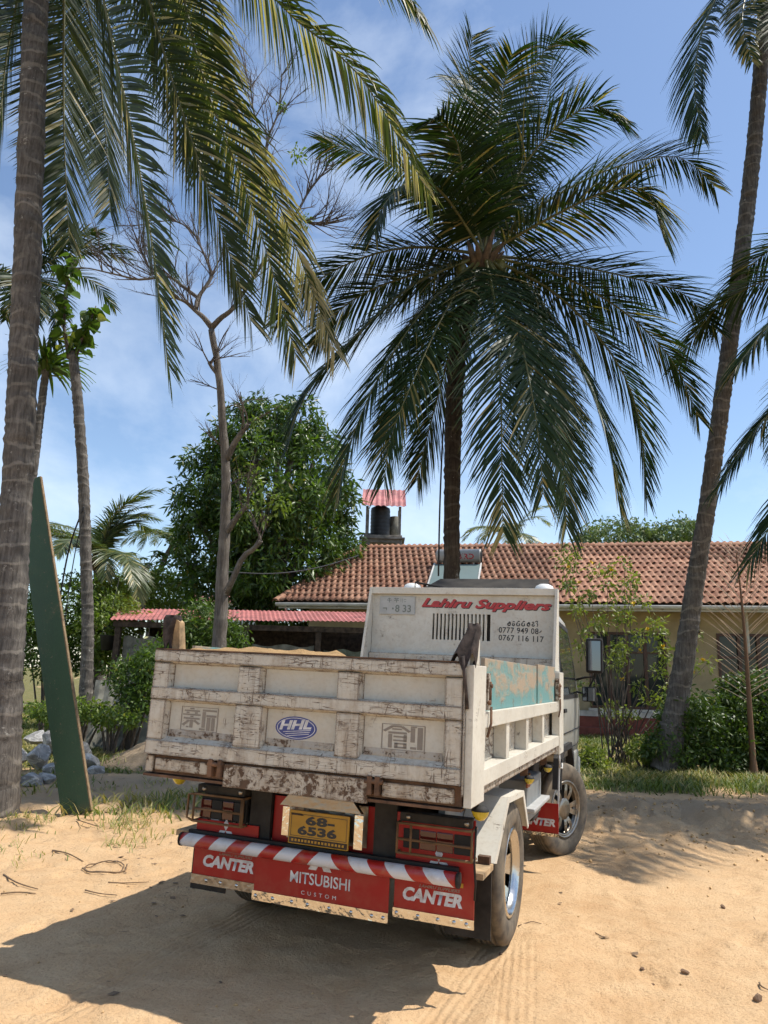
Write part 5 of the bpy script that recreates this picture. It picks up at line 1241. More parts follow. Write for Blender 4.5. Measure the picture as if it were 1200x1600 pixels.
palm('coconut_palm', 'tall coconut palm with long bare trunk leaning right, beside the flowering bush', PG, [(1040, 1195, 1.5), (1060, 1090, 1.4), (1085, 920, 1.2), (1108, 770, 1.0), (1133, 590, .7), (1157, 410, .4), (1178, 230, .2), (1192, 60, 0), (1199, -40, 0)], [.23, .165, .142, .138, .135, .132, .128, .124, .12], 11.3, F2, pm, 13, nuts=5, L=1.1, n=150, wid=.033, droop=.45)
# ---- the near palm at the left edge
C = (72, -190, 0)
F3 = [([C, (98, -60, .6), (99, 120, 1.0), (101, 240, 1.1), (108, 375, 1.1)], dict(roll=1.3, droop=.12)), ([C, (130, -120, -.3), (190, 130, -.7), (232, 345, -.9), (264, 575, -1.0)], dict(roll=.9, droop=.25, dry=.04)), ([C, (190, -110, 0), (275, 145, -.2), (330, 310, -.3), (392, 500, -.3)], dict(dry=.06, roll=.8, droop=.3)), ([C, (240, -140, .3), (318, 125, .4), (400, 340, .4), (462, 555, .4)], dict(dry=.16, roll=.9, droop=.45)),
      ([C, (260, -150, .8), (352, 150, 1.1), (432, 310, 1.2), (522, 545, 1.2)], dict(dry=.75, droop=.75, roll=.8)), ([C, (280, -190, .2), (430, 0, .0), (560, 115, -.1), (672, 305, -.1)], dict(dry=.25, droop=.8, tint_mid=.7, roll=.5, a0=66, a1=40, L=1.05)), ([C, (330, -260, -.6), (480, -150, -1.2), (590, -60, -1.5), (660, 25, -1.6)], dict(droop=.6)),  # dry share here also paints the outer leaflets' pale sun glare
      ([C, (50, -100, .6), (15, 60, 1.0), (0, 180, 1.1), (-8, 290, 1.1)], dict(roll=1.2, droop=.2)), ([C, (20, -160, .4), (-60, 10, .8), (-110, 180, 1), (-130, 330, 1)], dict()), ([C, (180, -120, 1.2), (255, 20, 2.0), (290, 140, 2.3), (310, 270, 2.4)], dict(roll=.9, droop=.3)),
      ([C, (120, -60, 1.3), (150, 80, 2.0), (165, 210, 2.2), (172, 330, 2.2)], dict(roll=1.2, droop=.2)), [C, (100, -420, .5), (160, -620, 1), (260, -720, 1.4), (380, -700, 1.6)], [C, (40, -430, 0), (-20, -620, -.4), (-110, -700, -.8), (-220, -650, -1)], [C, (-20, -230, -.6), (-150, -120, -1.2), (-230, 60, -1.5), (-270, 230, -1.6)], [C, (180, -330, -.8), (330, -380, -1.5), (460, -330, -2), (560, -200, -2.2)]]
palm('coconut_palm', 'near coconut palm at the left edge with the green board leaning on it', PG, [(-12, 1284, 0), (2, 1120, 0), (18, 900, 0), (29, 720, 0), (40, 480, 0), (48, 250, 0), (57, 0, 0), (70, -180, 0)], [.24, .175, .158, .152, .15, .148, .145, .14, .135], 7.8, F3, pn, 17, nuts=6, L=1.05, n=185, wid=.034, droop=.36, trunk_n=26)
# ---- palm mostly outside the frame at the right: fronds reach in, its shade falls on the sand
C = at(1500, 440, 8.9)
F4 = [[C, at(1390, 440, 8.8), at(1290, 450, 8.7), at(1210, 500, 8.6), at(1150, 575, 8.5)], [C, at(1380, 490, 9.1), at(1270, 580, 9.1), at(1185, 665, 9.0), at(1128, 755, 9.0)], [C, at(1400, 540, 8.7), at(1310, 660, 8.5), at(1235, 770, 8.4), at(1170, 880, 8.4)], [C, at(1440, 360, 8.0), at(1390, 350, 7.3), at(1360, 400, 6.9), at(1345, 480, 6.6)], [C, at(1450, 520, 8.2), at(1400, 640, 7.8), at(1370, 760, 7.7), at(1360, 860, 7.7)]]
for k in range(11):
    az = R(-35 + k * 17); F4.append(arc_frond(C, az, R(55 - (k % 3) * 22), 4.4, R(105)))
palm('coconut_palm', 'coconut palm mostly beyond the right edge with fronds reaching in', PG, [(1535, 1270, .2), (1525, 1000, .1), (1512, 700, 0), (1502, 450, 0)], [.24, .17, .15, .14], 8.9, F4, pm, 19, nuts=4, L=1.1, n=150, wid=.033, droop=.45)
# ---- topped trunk with climbers, left of centre
o = empty('topped_palm_trunk', (0, 0, 0)); P = [at(x, y, 15) for x, y in ((138, 1100), (137, 1000), (135, 900), (130, 750), (121, 620), (114, 552))]; g = gzs(P[0].x, 15.0); P = [Vector((P[0].x, P[0].y, g - .05))] + P[1:]; o.location = (P[0].x, P[0].y, g)
tag(o, 'bare topped palm trunk wound with a leafy climber, left of the shed', 'palm'); trunk([p - o.location for p in P], [.15, .118, .112, .112, .108, .10], o, M['trunk'], seed=23)
def strap_tuft(name, c, n, ln, wd, seed, parent, mat):
    rs = np.random.RandomState(seed); V = []; F = []; T = []
    for i in range(n):
        a = rs.uniform(0, 6.28); e = rs.uniform(-.1, 1.2); d = np.array([math.cos(a) * math.cos(e), math.sin(a) * math.cos(e), math.sin(e)]); s = norm(np.cross(d, UP)); p = np.array(c, float) + rs.normal(0, .06, 3); l = ln * rs.uniform(.7, 1.2); b = len(V); t = rs.uniform(.1, .9)
        for k in range(6):
            w = wd * (.5, 1, 1, .85, .55, .05)[k] / 2; V += [p - s * w, p + s * w + UP * .01]; T += [t, t]; p = p + d * l / 5; d = norm(d + np.array([0, 0, -.28]))
        F += [(b + 2 * k, b + 2 * k + 1, b + 2 * k + 3, b + 2 * k + 2) for k in range(5)]
    return np_mesh(name, V, F, mat, parent, T)
def broad_leaves(name, stem, n, size, seed, parent, mat):
    """big heart-shaped leaves along a stem"""
    rs = np.random.RandomState(seed); S = spline(stem, 40); V = []; F = []; T = []
    out = [(0, 0), (.28, -.16), (.5, .1), (.46, .45), (.25, .8), (0, 1.05), (-.25, .8), (-.46, .45), (-.5, .1), (-.28, -.16)]
    for i in range(n):
        p = S[rs.randint(4, 40)] + rs.normal(0, .10, 3); d = norm(np.array([rs.normal(), rs.normal(), -.5 + rs.normal() * .35])); s = norm(np.cross(d, rs.normal(0, 1, 3) * .5 + UP)); nn = np.cross(s, d); z = size * rs.uniform(.6, 1.15); b = len(V); t = rs.uniform(.1, .95) if rs.rand() > .05 else 1.5
        V.append(p + d * z * .4 - nn * z * .06); T.append(t)
        for x, y in out: V.append(p + s * x * z + d * y * z + nn * (abs(x) * .3 - y * y * .15) * z); T.append(t)
        F += [(b, b + 1 + k, b + 1 + (k + 1) % 10) for k in range(10)]
    ob = np_mesh(name, V, F, mat, parent, T); return ob
L0 = o.location
st1 = [at(118, 556, 15) - L0, at(128, 530, 14.9) - L0, at(140, 505, 14.9) - L0, at(150, 478, 14.9) - L0]; st2 = [at(108, 560, 15) - L0, at(100, 510, 15.1) - L0, at(103, 450, 15.1) - L0, at(112, 408, 15.1) - L0]
for st, n_, sd in ((st1, 46, 1), (st2, 60, 2)):
    mb = MB(); mb.tube(st, [.05, .035, .025, .012], 7); mb.build('climber_stem', M['twig'], o); broad_leaves('climber_leaves', st, n_, .27, sd, o, M['broad'])
strap_tuft('leaf_tuft', at(116, 545, 15) - L0, 16, .42, .07, 5, o, M['broad'])
pt = empty('pandanus_tuft', at(72, 590, 15.6)); pt.location.z = 0; tag(pt, 'dark strap-leaved palm tuft behind the left trunk', 'plant'); tp_ = at(72, 575, 15.6) - pt.location
trunk([(0, 0, gzs(pt.location.x, 15.6)), (.0, .02, tp_.z * .5), tp_], [.1, .09, .08], pt, M['trunk'], seed=3); strap_tuft('strap_leaves', tp_, 85, 1.0, .085, 7, pt, M['broad'])
# ---- background palms
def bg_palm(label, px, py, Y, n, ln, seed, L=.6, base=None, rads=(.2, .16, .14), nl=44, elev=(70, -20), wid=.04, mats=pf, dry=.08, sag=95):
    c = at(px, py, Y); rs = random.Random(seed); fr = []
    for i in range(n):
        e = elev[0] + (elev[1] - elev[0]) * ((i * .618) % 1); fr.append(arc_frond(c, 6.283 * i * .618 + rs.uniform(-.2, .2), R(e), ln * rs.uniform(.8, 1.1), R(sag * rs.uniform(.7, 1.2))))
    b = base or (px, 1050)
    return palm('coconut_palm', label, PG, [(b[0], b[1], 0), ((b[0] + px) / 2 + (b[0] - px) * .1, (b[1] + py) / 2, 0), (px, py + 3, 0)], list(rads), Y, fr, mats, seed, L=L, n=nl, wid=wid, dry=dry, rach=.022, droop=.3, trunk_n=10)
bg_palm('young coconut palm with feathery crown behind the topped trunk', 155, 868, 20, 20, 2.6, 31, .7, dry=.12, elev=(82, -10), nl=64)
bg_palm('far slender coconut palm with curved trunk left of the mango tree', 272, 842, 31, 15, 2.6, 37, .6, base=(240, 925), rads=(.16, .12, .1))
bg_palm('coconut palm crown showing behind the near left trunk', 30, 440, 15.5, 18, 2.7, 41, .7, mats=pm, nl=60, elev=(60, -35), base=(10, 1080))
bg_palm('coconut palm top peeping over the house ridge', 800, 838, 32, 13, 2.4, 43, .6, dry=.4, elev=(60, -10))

# ---- mango tree behind the shed
def tree(name, label, cat, base, blobs, n, per, ln, wd, mat, seed, r=.4, trunk_r=.25, group=None, hang=.4, floor=-9, tint=(.45, .28)):
    o = empty(name, base); tag(o, label, cat, group); off = Vector(base)
    bl = [((Vector(b[0]) - off)[:], b[1]) for b in blobs]; cl = blob_clumps(bl, n, r, seed, floor=floor)
    top = Vector(bl[0][0]); mb = MB(); rs = random.Random(seed); tips = [Vector(b[0]) for b in bl]
    fork = Vector((top.x * .3, top.y * .3, top.z * .45)); mb.tube([(0, 0, -.05), (top.x * .1, top.y * .1, fork.z * .5), fork], [trunk_r * 1.25, trunk_r, trunk_r * .9], 10)
    for t in tips: mb.tube([fork, fork.lerp(t, .5) + Vector((rs.uniform(-.2, .2), rs.uniform(-.2, .2), .1)), t], [trunk_r * .6, trunk_r * .4, trunk_r * .12], 7, caps=False)
    mb.build('trunk', M['bark'], o); leaf_cloud('crown', mat, o, cl, per, ln, wd, seed, hang=hang, tint=tint)
    return o
Bz = lambda px, py, Y, rx, ry, rz: (at(px, py, Y)[:], (rx, ry, rz))
MGb = [Bz(420, 770, 25, 2.6, 2.4, 2.5), Bz(400, 690, 25, 1.5, 1.5, 1.5), Bz(490, 720, 25.2, 1.1, 1.3, 1.3), Bz(330, 760, 25, 1.2, 1.3, 1.3), Bz(325, 850, 24.6, 1.2, 1.3, 1.4), Bz(500, 830, 24.8, 1.1, 1.3, 1.6), Bz(440, 870, 24, 1.9, 1.6, 1.6), Bz(345, 920, 24.3, 1.2, 1.2, .9), Bz(445, 940, 24.5, 1.6, 1.5, 1.0), Bz(470, 655, 25, .8, .8, .7), Bz(350, 690, 24.6, .7, .7, .6), Bz(300, 800, 24.5, .6, .7, .7), Bz(530, 770, 24.8, .6, .7, .7), Bz(535, 860, 24.6, .5, .6, .7), Bz(290, 880, 24.4, .55, .6, .6), Bz(385, 820, 22.9, .7, .6, .8), Bz(470, 780, 22.8, .8, .6, .8), Bz(430, 650, 24.2, .6, .6, .5), Bz(405, 900, 22.7, .8, .6, .6)]
p = at(420, 1000, 25); tree('mango_tree', 'big dense dark green mango tree behind the shed roof', 'tree', (p.x, 25, 0), MGb, 1250, 26, .27, .085, M['mango'], 51, r=.34, trunk_r=.4, tint=(.42, .3))
for px, py, rx, rz, lab in ((960, 838, 1.9, .75, 'pale green tree top over the ridge, left of the leaning trunk'), (1058, 835, 1.2, .75, 'small round tree top over the ridge touching the leaning trunk')):
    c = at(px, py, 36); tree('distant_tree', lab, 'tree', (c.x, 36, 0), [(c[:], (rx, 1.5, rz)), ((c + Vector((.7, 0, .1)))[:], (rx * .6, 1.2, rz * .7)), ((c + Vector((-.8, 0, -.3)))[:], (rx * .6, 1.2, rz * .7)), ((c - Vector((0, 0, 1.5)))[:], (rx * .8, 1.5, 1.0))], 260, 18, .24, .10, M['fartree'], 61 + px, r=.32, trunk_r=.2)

# ---- bare tree in front of the shed
def bare_tree():
    Y = 13.0; o = empty('bare_tree', (at(344, 990, Y).x, Y, 0)); tag(o, 'nearly leafless tree with forked grey trunk in front of the shed', 'tree'); off = o.location
    def A(*q): return [at(x, y, Y + d) - off for x, y, d in q]
    tr = A((343, 1000, 0), (347, 900, 0), (351, 830, 0), (353, 740, 0), (347, 660, 0), (342, 590, 0), (331, 512, 0)); tr = [Vector((tr[0].x, 0, -.05))] + tr
    trunk(tr, [.17, .128, .115, .095, .078, .068, .06], o, M['bark'], step=.3, seed=5, ringd=.04, n=14)
    rs = random.Random(8); limbs = [(A((331, 512, 0), (318, 496, 0), (306, 486, 0), (290, 472, -.1), (275, 466, -.2)), .085), (A((306, 486, 0), (309, 466, .1), (326, 441, .2), (329, 424, .2), (318, 395, .3), (305, 368, .3)), .065), (A((310, 466, .1), (286, 448, .1), (262, 432, .1), (220, 437, 0), (186, 430, -.1), (143, 420, -.2)), .055), (A((331, 512, 0), (345, 497, -.1), (362, 484, -.2), (382, 455, -.3), (408, 415, -.4), (430, 372, -.4)), .085), (A((430, 372, -.4), (418, 310, -.3), (415, 245, -.3), (420, 212, -.3), (435, 175, -.2), (440, 118, -.2)), .055), (A((430, 372, -.4), (462, 335, -.5), (482, 300, -.5), (505, 270, -.6), (520, 245, -.6)), .045),
          (A((276, 466, -.2), (250, 440, -.3), (225, 405, -.3), (215, 380, -.3)), .03), (A((305, 368, .3), (285, 350, .4), (262, 345, .4), (230, 350, .4)), .03), (A((420, 212, -.3), (398, 180, -.2), (392, 140, -.2), (385, 115, -.1)), .03), (A((462, 335, -.5), (485, 350, -.6), (510, 350, -.7)), .025)]
    tw = MB()
    for pts, r in limbs:
        mb = MB(); S = spline(pts, 14); mb.tube([tuple(q) for q in S], [r * .68 * (1 - .65 * i / 13) for i in range(14)], 8); mb.build('limb', M['bark'], o)
        for i in range(4, 14):
            for _ in range(rs.choice((1, 2, 2))):
                d = Vector(S[min(i + 1, 13)] - S[max(i - 1, 0)]).normalized() + Vector((rs.uniform(-1, 1), rs.uniform(-1, 1), rs.uniform(-.3, 1.0))) * .9
                twigs(tw, S[i], d, .013, rs.uniform(.4, .9), 2, rs)
    # low stubs
    for pts, r in ((A((353, 720, 0), (368, 690, -.1), (388, 662, -.2)), .07), (A((352, 835, 0), (372, 806, -.2), (388, 788, -.3)), .06), (A((352, 930, 0), (366, 900, -.2), (380, 870, -.3), (396, 858, -.4), (408, 845, -.5)), .06), (A((341, 585, 0), (332, 575, -.05), (326, 566, -.1)), .045)):
        mb = MB(); S = spline(pts, 8); mb.tube([tuple(q) for q in S], [r * (1 - .4 * i / 7) for i in range(8)], 8); mb.build('limb', M['bark'], o)
        for i in (5, 6, 7, 7): twigs(tw, S[i], Vector((rs.uniform(-.5, .8), rs.uniform(-.6, .3), rs.uniform(.2, 1))), .016, rs.uniform(.4, .8), 2, rs)
    for x, y in ((345, 640), (350, 700), (344, 610), (351, 760)): twigs(tw, A((x, y, 0))[0], Vector((rs.choice((-1, 1)), -.2, .5)), .014, .6, 2, rs)
    w = tw.build('twigs', M['twig'], o); w['kind'] = 'stuff'
    cl = [(*A(q)[0], r) for q, r in (((465, 240, -.5), .16), ((440, 165, -.2), .12), ((478, 345, -.6), .12), ((400, 205, -.2), .1), ((392, 745, -.3), .25), ((415, 760, -.4), .25), ((385, 790, -.3), .22), ((420, 800, -.5), .28), ((400, 660, -.2), .12), ((440, 785, -.5), .2))]
    leaf_cloud('leaves', M['lightbush'], o, cl, 46, .11, .045, 3)
bare_tree()

# ---- shrubs
def shrub(name, label, blobs, n, per, ln, wd, mat, seed, r=.2, group=None, cat='shrub', tint=(.5, .28)):
    c = Vector(blobs[0][0]); z = gzs(c.x, c.y); o = empty(name, (c.x, c.y, z)); tag(o, label, cat, group); bl = [((Vector(b[0]) - o.location)[:], b[1]) for b in blobs]
    cl = blob_clumps(bl, n, r, seed, inner=.5, floor=.02); rs = random.Random(seed); mb = MB()
    for b in bl:
        for k in range(4):
            t = Vector(b[0]) + Vector((rs.uniform(-1, 1) * b[1][0], rs.uniform(-1, 1) * b[1][1], rs.uniform(.1, .8) * b[1][2])) * .8; mb.tube([(t.x * .25, t.y * .25, -.03), Vector((t.x * .6, t.y * .6, t.z * .5)), t], [.028, .02, .006], 5, caps=False)
    mb.build('stems', M['twig'], o); leaf_cloud('foliage', mat, o, cl, per, ln, wd, seed, hang=.15, tint=tint); return o
shrub('leafy_bush', 'dense dark bush at the right, under the dry palm frond', [Bz(1130, 1150, 13.3, .75, .6, .62), Bz(1170, 1120, 13.5, .7, .6, .7), Bz(1110, 1175, 13.0, .6, .5, .4)], 330, 26, .10, .045, M['hedge'], 71, .17)
shrub('leafy_bush', 'dense bush cut by the right edge of the picture', [Bz(1210, 1110, 13.6, .7, .6, .75), Bz(1215, 1160, 13.2, .6, .6, .5)], 240, 26, .10, .045, M['hedge'], 72, .17)
shrub('leafy_bush', 'lighter green bush at the foot of the leaning palm', [Bz(1078, 1125, 12.9, .48, .45, .5), Bz(1050, 1165, 12.7, .4, .35, .3)], 150, 26, .10, .042, M['hedge'], 73, .15)
shrub('leafy_bush', 'tall bush in front of the shed, behind the truck\'s sand load', [Bz(322, 985, 14.6, .55, .5, .5), Bz(300, 1015, 14.6, .5, .4, .6), Bz(345, 1010, 14.6, .5, .5, .5)], 210, 26, .12, .04, M['bush'], 74, .17)
shrub('leafy_bush', 'scrambling bush against the leaning grey sheet', [Bz(205, 1060, 13.6, .42, .35, .34), Bz(235, 1040, 13.7, .30, .35, .42), Bz(225, 1090, 13.5, .35, .3, .25)], 120, 24, .10, .05, M['bush'], 75, .16)
shrub('leafy_bush', 'green bush left of the topped trunk, beneath the young palm', [Bz(95, 960, 18.5, 1.1, .9, 1.0), Bz(75, 1000, 18.2, .9, .8, .8), Bz(130, 1000, 18.6, .9, .8, .8)], 300, 26, .13, .055, M['bush'], 76, .25)
shrub('leafy_bush', 'green bush between the topped trunk and the shed', [Bz(175, 985, 18.0, .7, .7, .8), Bz(160, 945, 19.0, .7, .7, .7)], 200, 26, .13, .055, M['lightbush'], 77, .24)
shrub('leafy_bush', 'bush beyond the shed roof under the far palm', [Bz(235, 925, 26, 1.3, 1, .8), Bz(205, 930, 26, 1.0, 1, .8), Bz(270, 935, 26, 1.0, 1, .7)], 240, 22, .18, .07, M['lightbush'], 78, .3)
for i, (px, py, w, lab) in enumerate(((75, 1112, .5, 'low green weeds behind the near palm trunk'), (125, 1108, .4, 'low weeds at the foot of the topped trunk'), (178, 1118, .45, 'low weeds in front of the leaning grey sheet'), (925, 1188, .20, 'low weeds beside the truck\'s front wheel'), (1010, 1170, .3, 'brownish weeds left of the leaning palm\'s foot'))):
    shrub('weed_patch', lab, [Bz(px, py, 13.2, w, .4, .16), Bz(px + 14, py + 8, 13.0, w * .7, .35, .12)], 48, 20, .085, .04, M['lightbush'] if i < 3 else M['flowerbush'], 80 + i, .11, cat='weeds')
def flower_bush():
    Y = 14.0; b = at(965, 1160, Y); o = empty('flowering_bush', (b.x, Y, gzs(b.x, Y))); tag(o, 'loose yellow-flowered bush growing between the cab mirror and the leaning palm', 'shrub'); off = o.location
    cl = [(905, 885), (935, 902), (882, 905), (962, 925), (1000, 908), (985, 968), (1010, 1000), (950, 1008), (1040, 1005), (970, 1042), (930, 1075), (1000, 1085), (962, 880), (892, 942), (940, 958), (1078, 1012), (1090, 1050), (915, 930), (1015, 975), (975, 1000), (1030, 1040), (880, 870), (985, 1110), (945, 1115), (1000, 945), (925, 985), (895, 1010), (1025, 1090)]
    rs = random.Random(4); C = []; mb = MB()
    for x, y in cl:
        for q in range(2):
            p = at(x + rs.uniform(-16, 16), y + rs.uniform(-14, 14), Y + rs.uniform(-.5, .5)) - off; C.append((*p, rs.uniform(.13, .24)))
        mid = Vector((p.x * .45 + rs.uniform(-.1, .1), p.y * .45, p.z * .5)); mb.tube([(rs.uniform(-.25, .25), rs.uniform(-.2, .2), -.03), mid, p], [.013, .010, .004], 5, caps=False)
    mb.build('stems', M['twig'], o); leaf_cloud('foliage', M['flowerbush'], o, C, 42, .10, .045, 9, hang=.2, tint=(.7, .25))
    for x, y in ((905, 912), (1000, 1018), (1098, 1033), (955, 893), (1036, 1012), (1080, 1004), (888, 888), (1012, 985), (1083, 1052), (990, 945), (925, 880), (972, 1062)):
        p = at(x, y, Y - .45) - off; fb = MB()
        for k in range(14):
            a = rs.uniform(0, 6.28); e = rs.uniform(-.4, 1.2); d = Vector((math.cos(a) * math.cos(e), math.sin(a) * math.cos(e), math.sin(e))); s = d.cross(Vector((0, 0, 1))).normalized() * .018; fb.poly([p, p + d * .04 + s, p + d * .075, p + d * .04 - s])
        fb.build('flower', M['petal'], o)
flower_bush()
# ---- dry palm frond standing at the right
p = at(1176, 1205, 12.6); o = empty('dry_palm_frond', (p.x, 12.6, gzs(p.x, 12.6))); tag(o, 'dead brown palm frond standing upright before the house at the right', 'palm frond')
frond([at(1178, 1215, 12.6) - o.location, at(1172, 1120, 12.6) - o.location, at(1165, 1010, 12.6) - o.location, at(1158, 930, 12.6) - o.location, at(1150, 860, 12.7) - o.location], o, [M['dry'], M['rachis_dry']], 5, n=34, L=1.1, wid=.013, droop=.2, rach=.055, start=.32, a0=62, a1=25, vup=-.05)
# ---- papaya beyond the shed
p = at(226, 905, 24); o = empty('papaya_tree', (p.x, 24, 0)); tag(o, 'slender papaya tree with umbrella crown beyond the shed', 'tree'); c = Vector((0, 0, at(224, 888, 24).z))
trunk([(0, 0, -.05), (.05, 0, c.z * .5), c], [.1, .08, .06], o, M['bark'], step=.3); rs = random.Random(2)
for i in range(16):
    a = i * 2.4; e = rs.uniform(.0, .9); q = c + Vector((math.cos(a) * math.cos(e), math.sin(a) * math.cos(e), math.sin(e))) * rs.uniform(.45, .75); mb = MB(); mb.tube([c, q], .012, 5, 1); ring = []
    for k in range(14): t = 2 * math.pi * k / 14; r = .30 * (1 if k % 2 else .5); ring.append(q + Vector((math.cos(t) * r, math.sin(t) * r, -.10 * (1 if k % 2 else .4))))
    mb.add([q] + ring, [(0, 1 + k, 1 + (k + 1) % 14) for k in range(14)], 0, False, rs.uniform(.3, .95)); mb.build('leaf', [M['broad'], M['lightgrey']], o)
# ---- grass
def grass():
    rs = np.random.RandomState(12); N = 420000; x = rs.uniform(-11, 13, N); y = 7.2 + (24 - 7.2) * rs.rand(N) ** 1.25
    m = grass_mask(x, y); keep = (rs.rand(N) < m * np.clip(.55 + 1.6 * fbm(x, y, 1.7, 3, 77), .08, 1)) & (np.abs(x) < 1.2 + .62 * y)
    xt, yt = to_truck(x, y); keep &= ~((np.abs(xt) < .95) & (yt > -.2) & (yt < 5.2)); x, y = x[keep][:110000], y[keep][:110000]; n = len(x); z = gz(x, y)
    dryp = np.clip(.35 - 1.5 * fbm(x, y, .9, 3, 81), .05, .8); dryp = np.where(x < -1, dryp + .12, dryp); isd = rs.rand(n) < dryp
    h = rs.uniform(.04, .12, n) * (1 + .9 * np.clip(fbm(x, y, 1.2, 2, 90) * 2, 0, 1)); a = rs.uniform(0, 6.28, n); ln = rs.uniform(.2, 1.1, n); d = np.stack([np.cos(a) * ln, np.sin(a) * ln, np.ones(n)], 1); w = rs.uniform(.006, .014, n); s = np.stack([-np.sin(a + .5), np.cos(a + .5), np.zeros(n)], 1)
    p = np.stack([x, y, z - .005], 1); mid = p + d * (h * .55)[:, None]; tip = p + d * h[:, None] + np.stack([np.cos(a), np.sin(a), -.3 + 0 * a], 1) * (h * .35)[:, None]
    V = np.stack([p - s * w[:, None], p + s * w[:, None], mid + s * w[:, None] * .7, mid - s * w[:, None] * .7, tip], 1).reshape(-1, 3); k = np.arange(n) * 5
    F = np.concatenate([np.stack(q, 1) for q in ((k, k + 1, k + 2), (k, k + 2, k + 3), (k + 3, k + 2, k + 4))]); t = np.where(isd, 1 + rs.uniform(.4, 1, n), rs.uniform(0, 1, n))
    o = np_mesh('grass', V, F, M['grass'], None, np.repeat(t, 5)); tag(o, 'patchy green and dry grass beyond the sand', 'grass', kind='stuff')
grass()
# ------------------------------------------------------------------ small things in the yard
M['greenpaint'] = None
def mat_board():
    k = NT('worn_green_paint'); n = k.noise(4, 6, 0.65, 0.3); g = k.noise(18, 5, 0.6, 0, k.co('Object', (4, 4, 0.4))); s = k.n('SeparateXYZ', {0: k.co('Object')})
    c = k.mix(n, (0.020, 0.058, 0.028), (0.042, 0.095, 0.045)); c = k.mix(k.ramp(g, (0.3, 0.5), (0.5, 0)), c, (0.03, 0.05, 0.03))
    dirt = k.math('MULTIPLY', k.ramp(s.outputs[2], (0.0, 1), (0.12, 0)), 0.5); c = k.mix(k.math('MAXIMUM', k.math('MULTIPLY', k.ramp(n, (0.55, 0), (0.8, 1)), 0.35), dirt), c, (0.12, 0.10, 0.055)); chip = k.ramp(k.math('ADD', k.math('MULTIPLY', k.noise(30, 6, 0.7), 0.7), k.math('MULTIPLY', n, 0.3)), (0.585, 0), (0.615, 0.85)); c = k.mix(chip, c, (0.16, 0.125, 0.075)); ln = k.math('MULTIPLY', k.ramp(k.math('ABSOLUTE', k.math('SUBTRACT', g, 0.5)), (0.004, 1), (0.012, 0)), 0.5); c = k.mix(ln, c, (0.012, 0.03, 0.016)); k.P(color=c, rough=0.6, normal=k.bump(k.math('SUBTRACT', g, chip), 0.35, 0.004)); return k.m
M['greenpaint'] = mat_board()
M['plankedge'] = plain('bare_plank_edge', (0.24, 0.165, 0.09), 0.85, var=0.3, scale=20)
def mat_rock():
    k = NT('grey_granite'); pos = k.n('NewGeometry').outputs['Position']; n = k.noise(5, 7, 0.65, 0.6, pos); v = k.noise(2.5, 6, 0.6, 1.2, pos)
    c = k.mix(k.ramp(n, (0.3, 0), (0.7, 1)), (0.125, 0.12, 0.115), (0.35, 0.34, 0.325)); ln = k.ramp(k.math('ABSOLUTE', k.math('SUBTRACT', v, 0.5)), (0.006, 0.7), (0.03, 0)); c = k.mix(ln, c, (0.50, 0.49, 0.46))
    k.P(color=c, rough=0.85, normal=k.bump(n, 0.5, 0.03)); return k.m
M['rock'] = mat_rock()
M['stone'] = plain('brown_stone', (0.22, 0.135, 0.08), 0.9, var=0.3, bump=0.3)
M['stick'] = plain('dry_stick', (0.20, 0.13, 0.075), 0.9, var=0.35, scale=18)
M['cable'] = plain('black_cable', (0.02, 0.02, 0.022), 0.7)

# green plank leaning on the near palm
def board():
    b = hit(119, 1273, (0, 0, 0), Vector((0, 0, 1))); b = Vector((b.x, b.y, gzs(b.x, b.y) - .01)); t = at(43, 752, 8.55)
    o = empty('green_plank', b); ax = (t - b); ln = ax.length; ax.normalize(); fc = Vector((-.25, -1, 0)); yv = (fc - ax * fc.dot(ax)).normalized(); xv = yv.cross(ax) * -1
    if xv.x < 0: xv = -xv
    m = Matrix.Identity(4)
    for i in range(3): m[i][0] = xv[i]; m[i][1] = -yv[i]; m[i][2] = ax[i]; m[i][3] = b[i]
    o.matrix_world = m; tag(o, 'long dark green plank leaning on the near left palm', 'plank')
    mb = MB(); mb.box(-.165, .165, 0, .038, 0, ln, 0, ch=.003); mb.build('face', M['greenpaint'], o)
    mb = MB(); mb.box(.1655, .178, .003, .036, .002, ln - .003); mb.build('edge', M['plankedge'], o)
board()
# boulders
def boulder(name, label, c, s, seed, cat='rock', group=None, mat='rock', sub=3):
    bm = bmesh.new(); bmesh.ops.create_icosphere(bm, subdivisions=sub, radius=1.0); rs = random.Random(seed); pl = [(Vector((rs.gauss(0, 1), rs.gauss(0, 1), rs.gauss(0, 1))).normalized(), rs.uniform(.45, .8)) for _ in range(16)]
    for v in bm.verts:
        for n, d in pl:
            e = v.co.dot(n) - d
            if e > 0: v.co -= n * e
        v.co += v.co.normalized() * .06 * mnoise.noise(v.co * 2.2 + Vector((seed, 0, 0)))
        v.co = Vector((v.co.x * s[0], v.co.y * s[1], v.co.z * s[2]))
    zmin = min(v.co.z for v in bm.verts); me = bpy.data.meshes.new(name); bm.to_mesh(me); bm.free(); me.materials.append(M[mat]); o = link(bpy.data.objects.new(name, me)); g = gzs(c[0], c[1])
    o.location = (c[0], c[1], g - zmin * .72 + (c[2] if len(c) > 2 else 0)); o.rotation_euler = (0, 0, rs.uniform(0, 6.28)); return tag(o, label, cat, group)
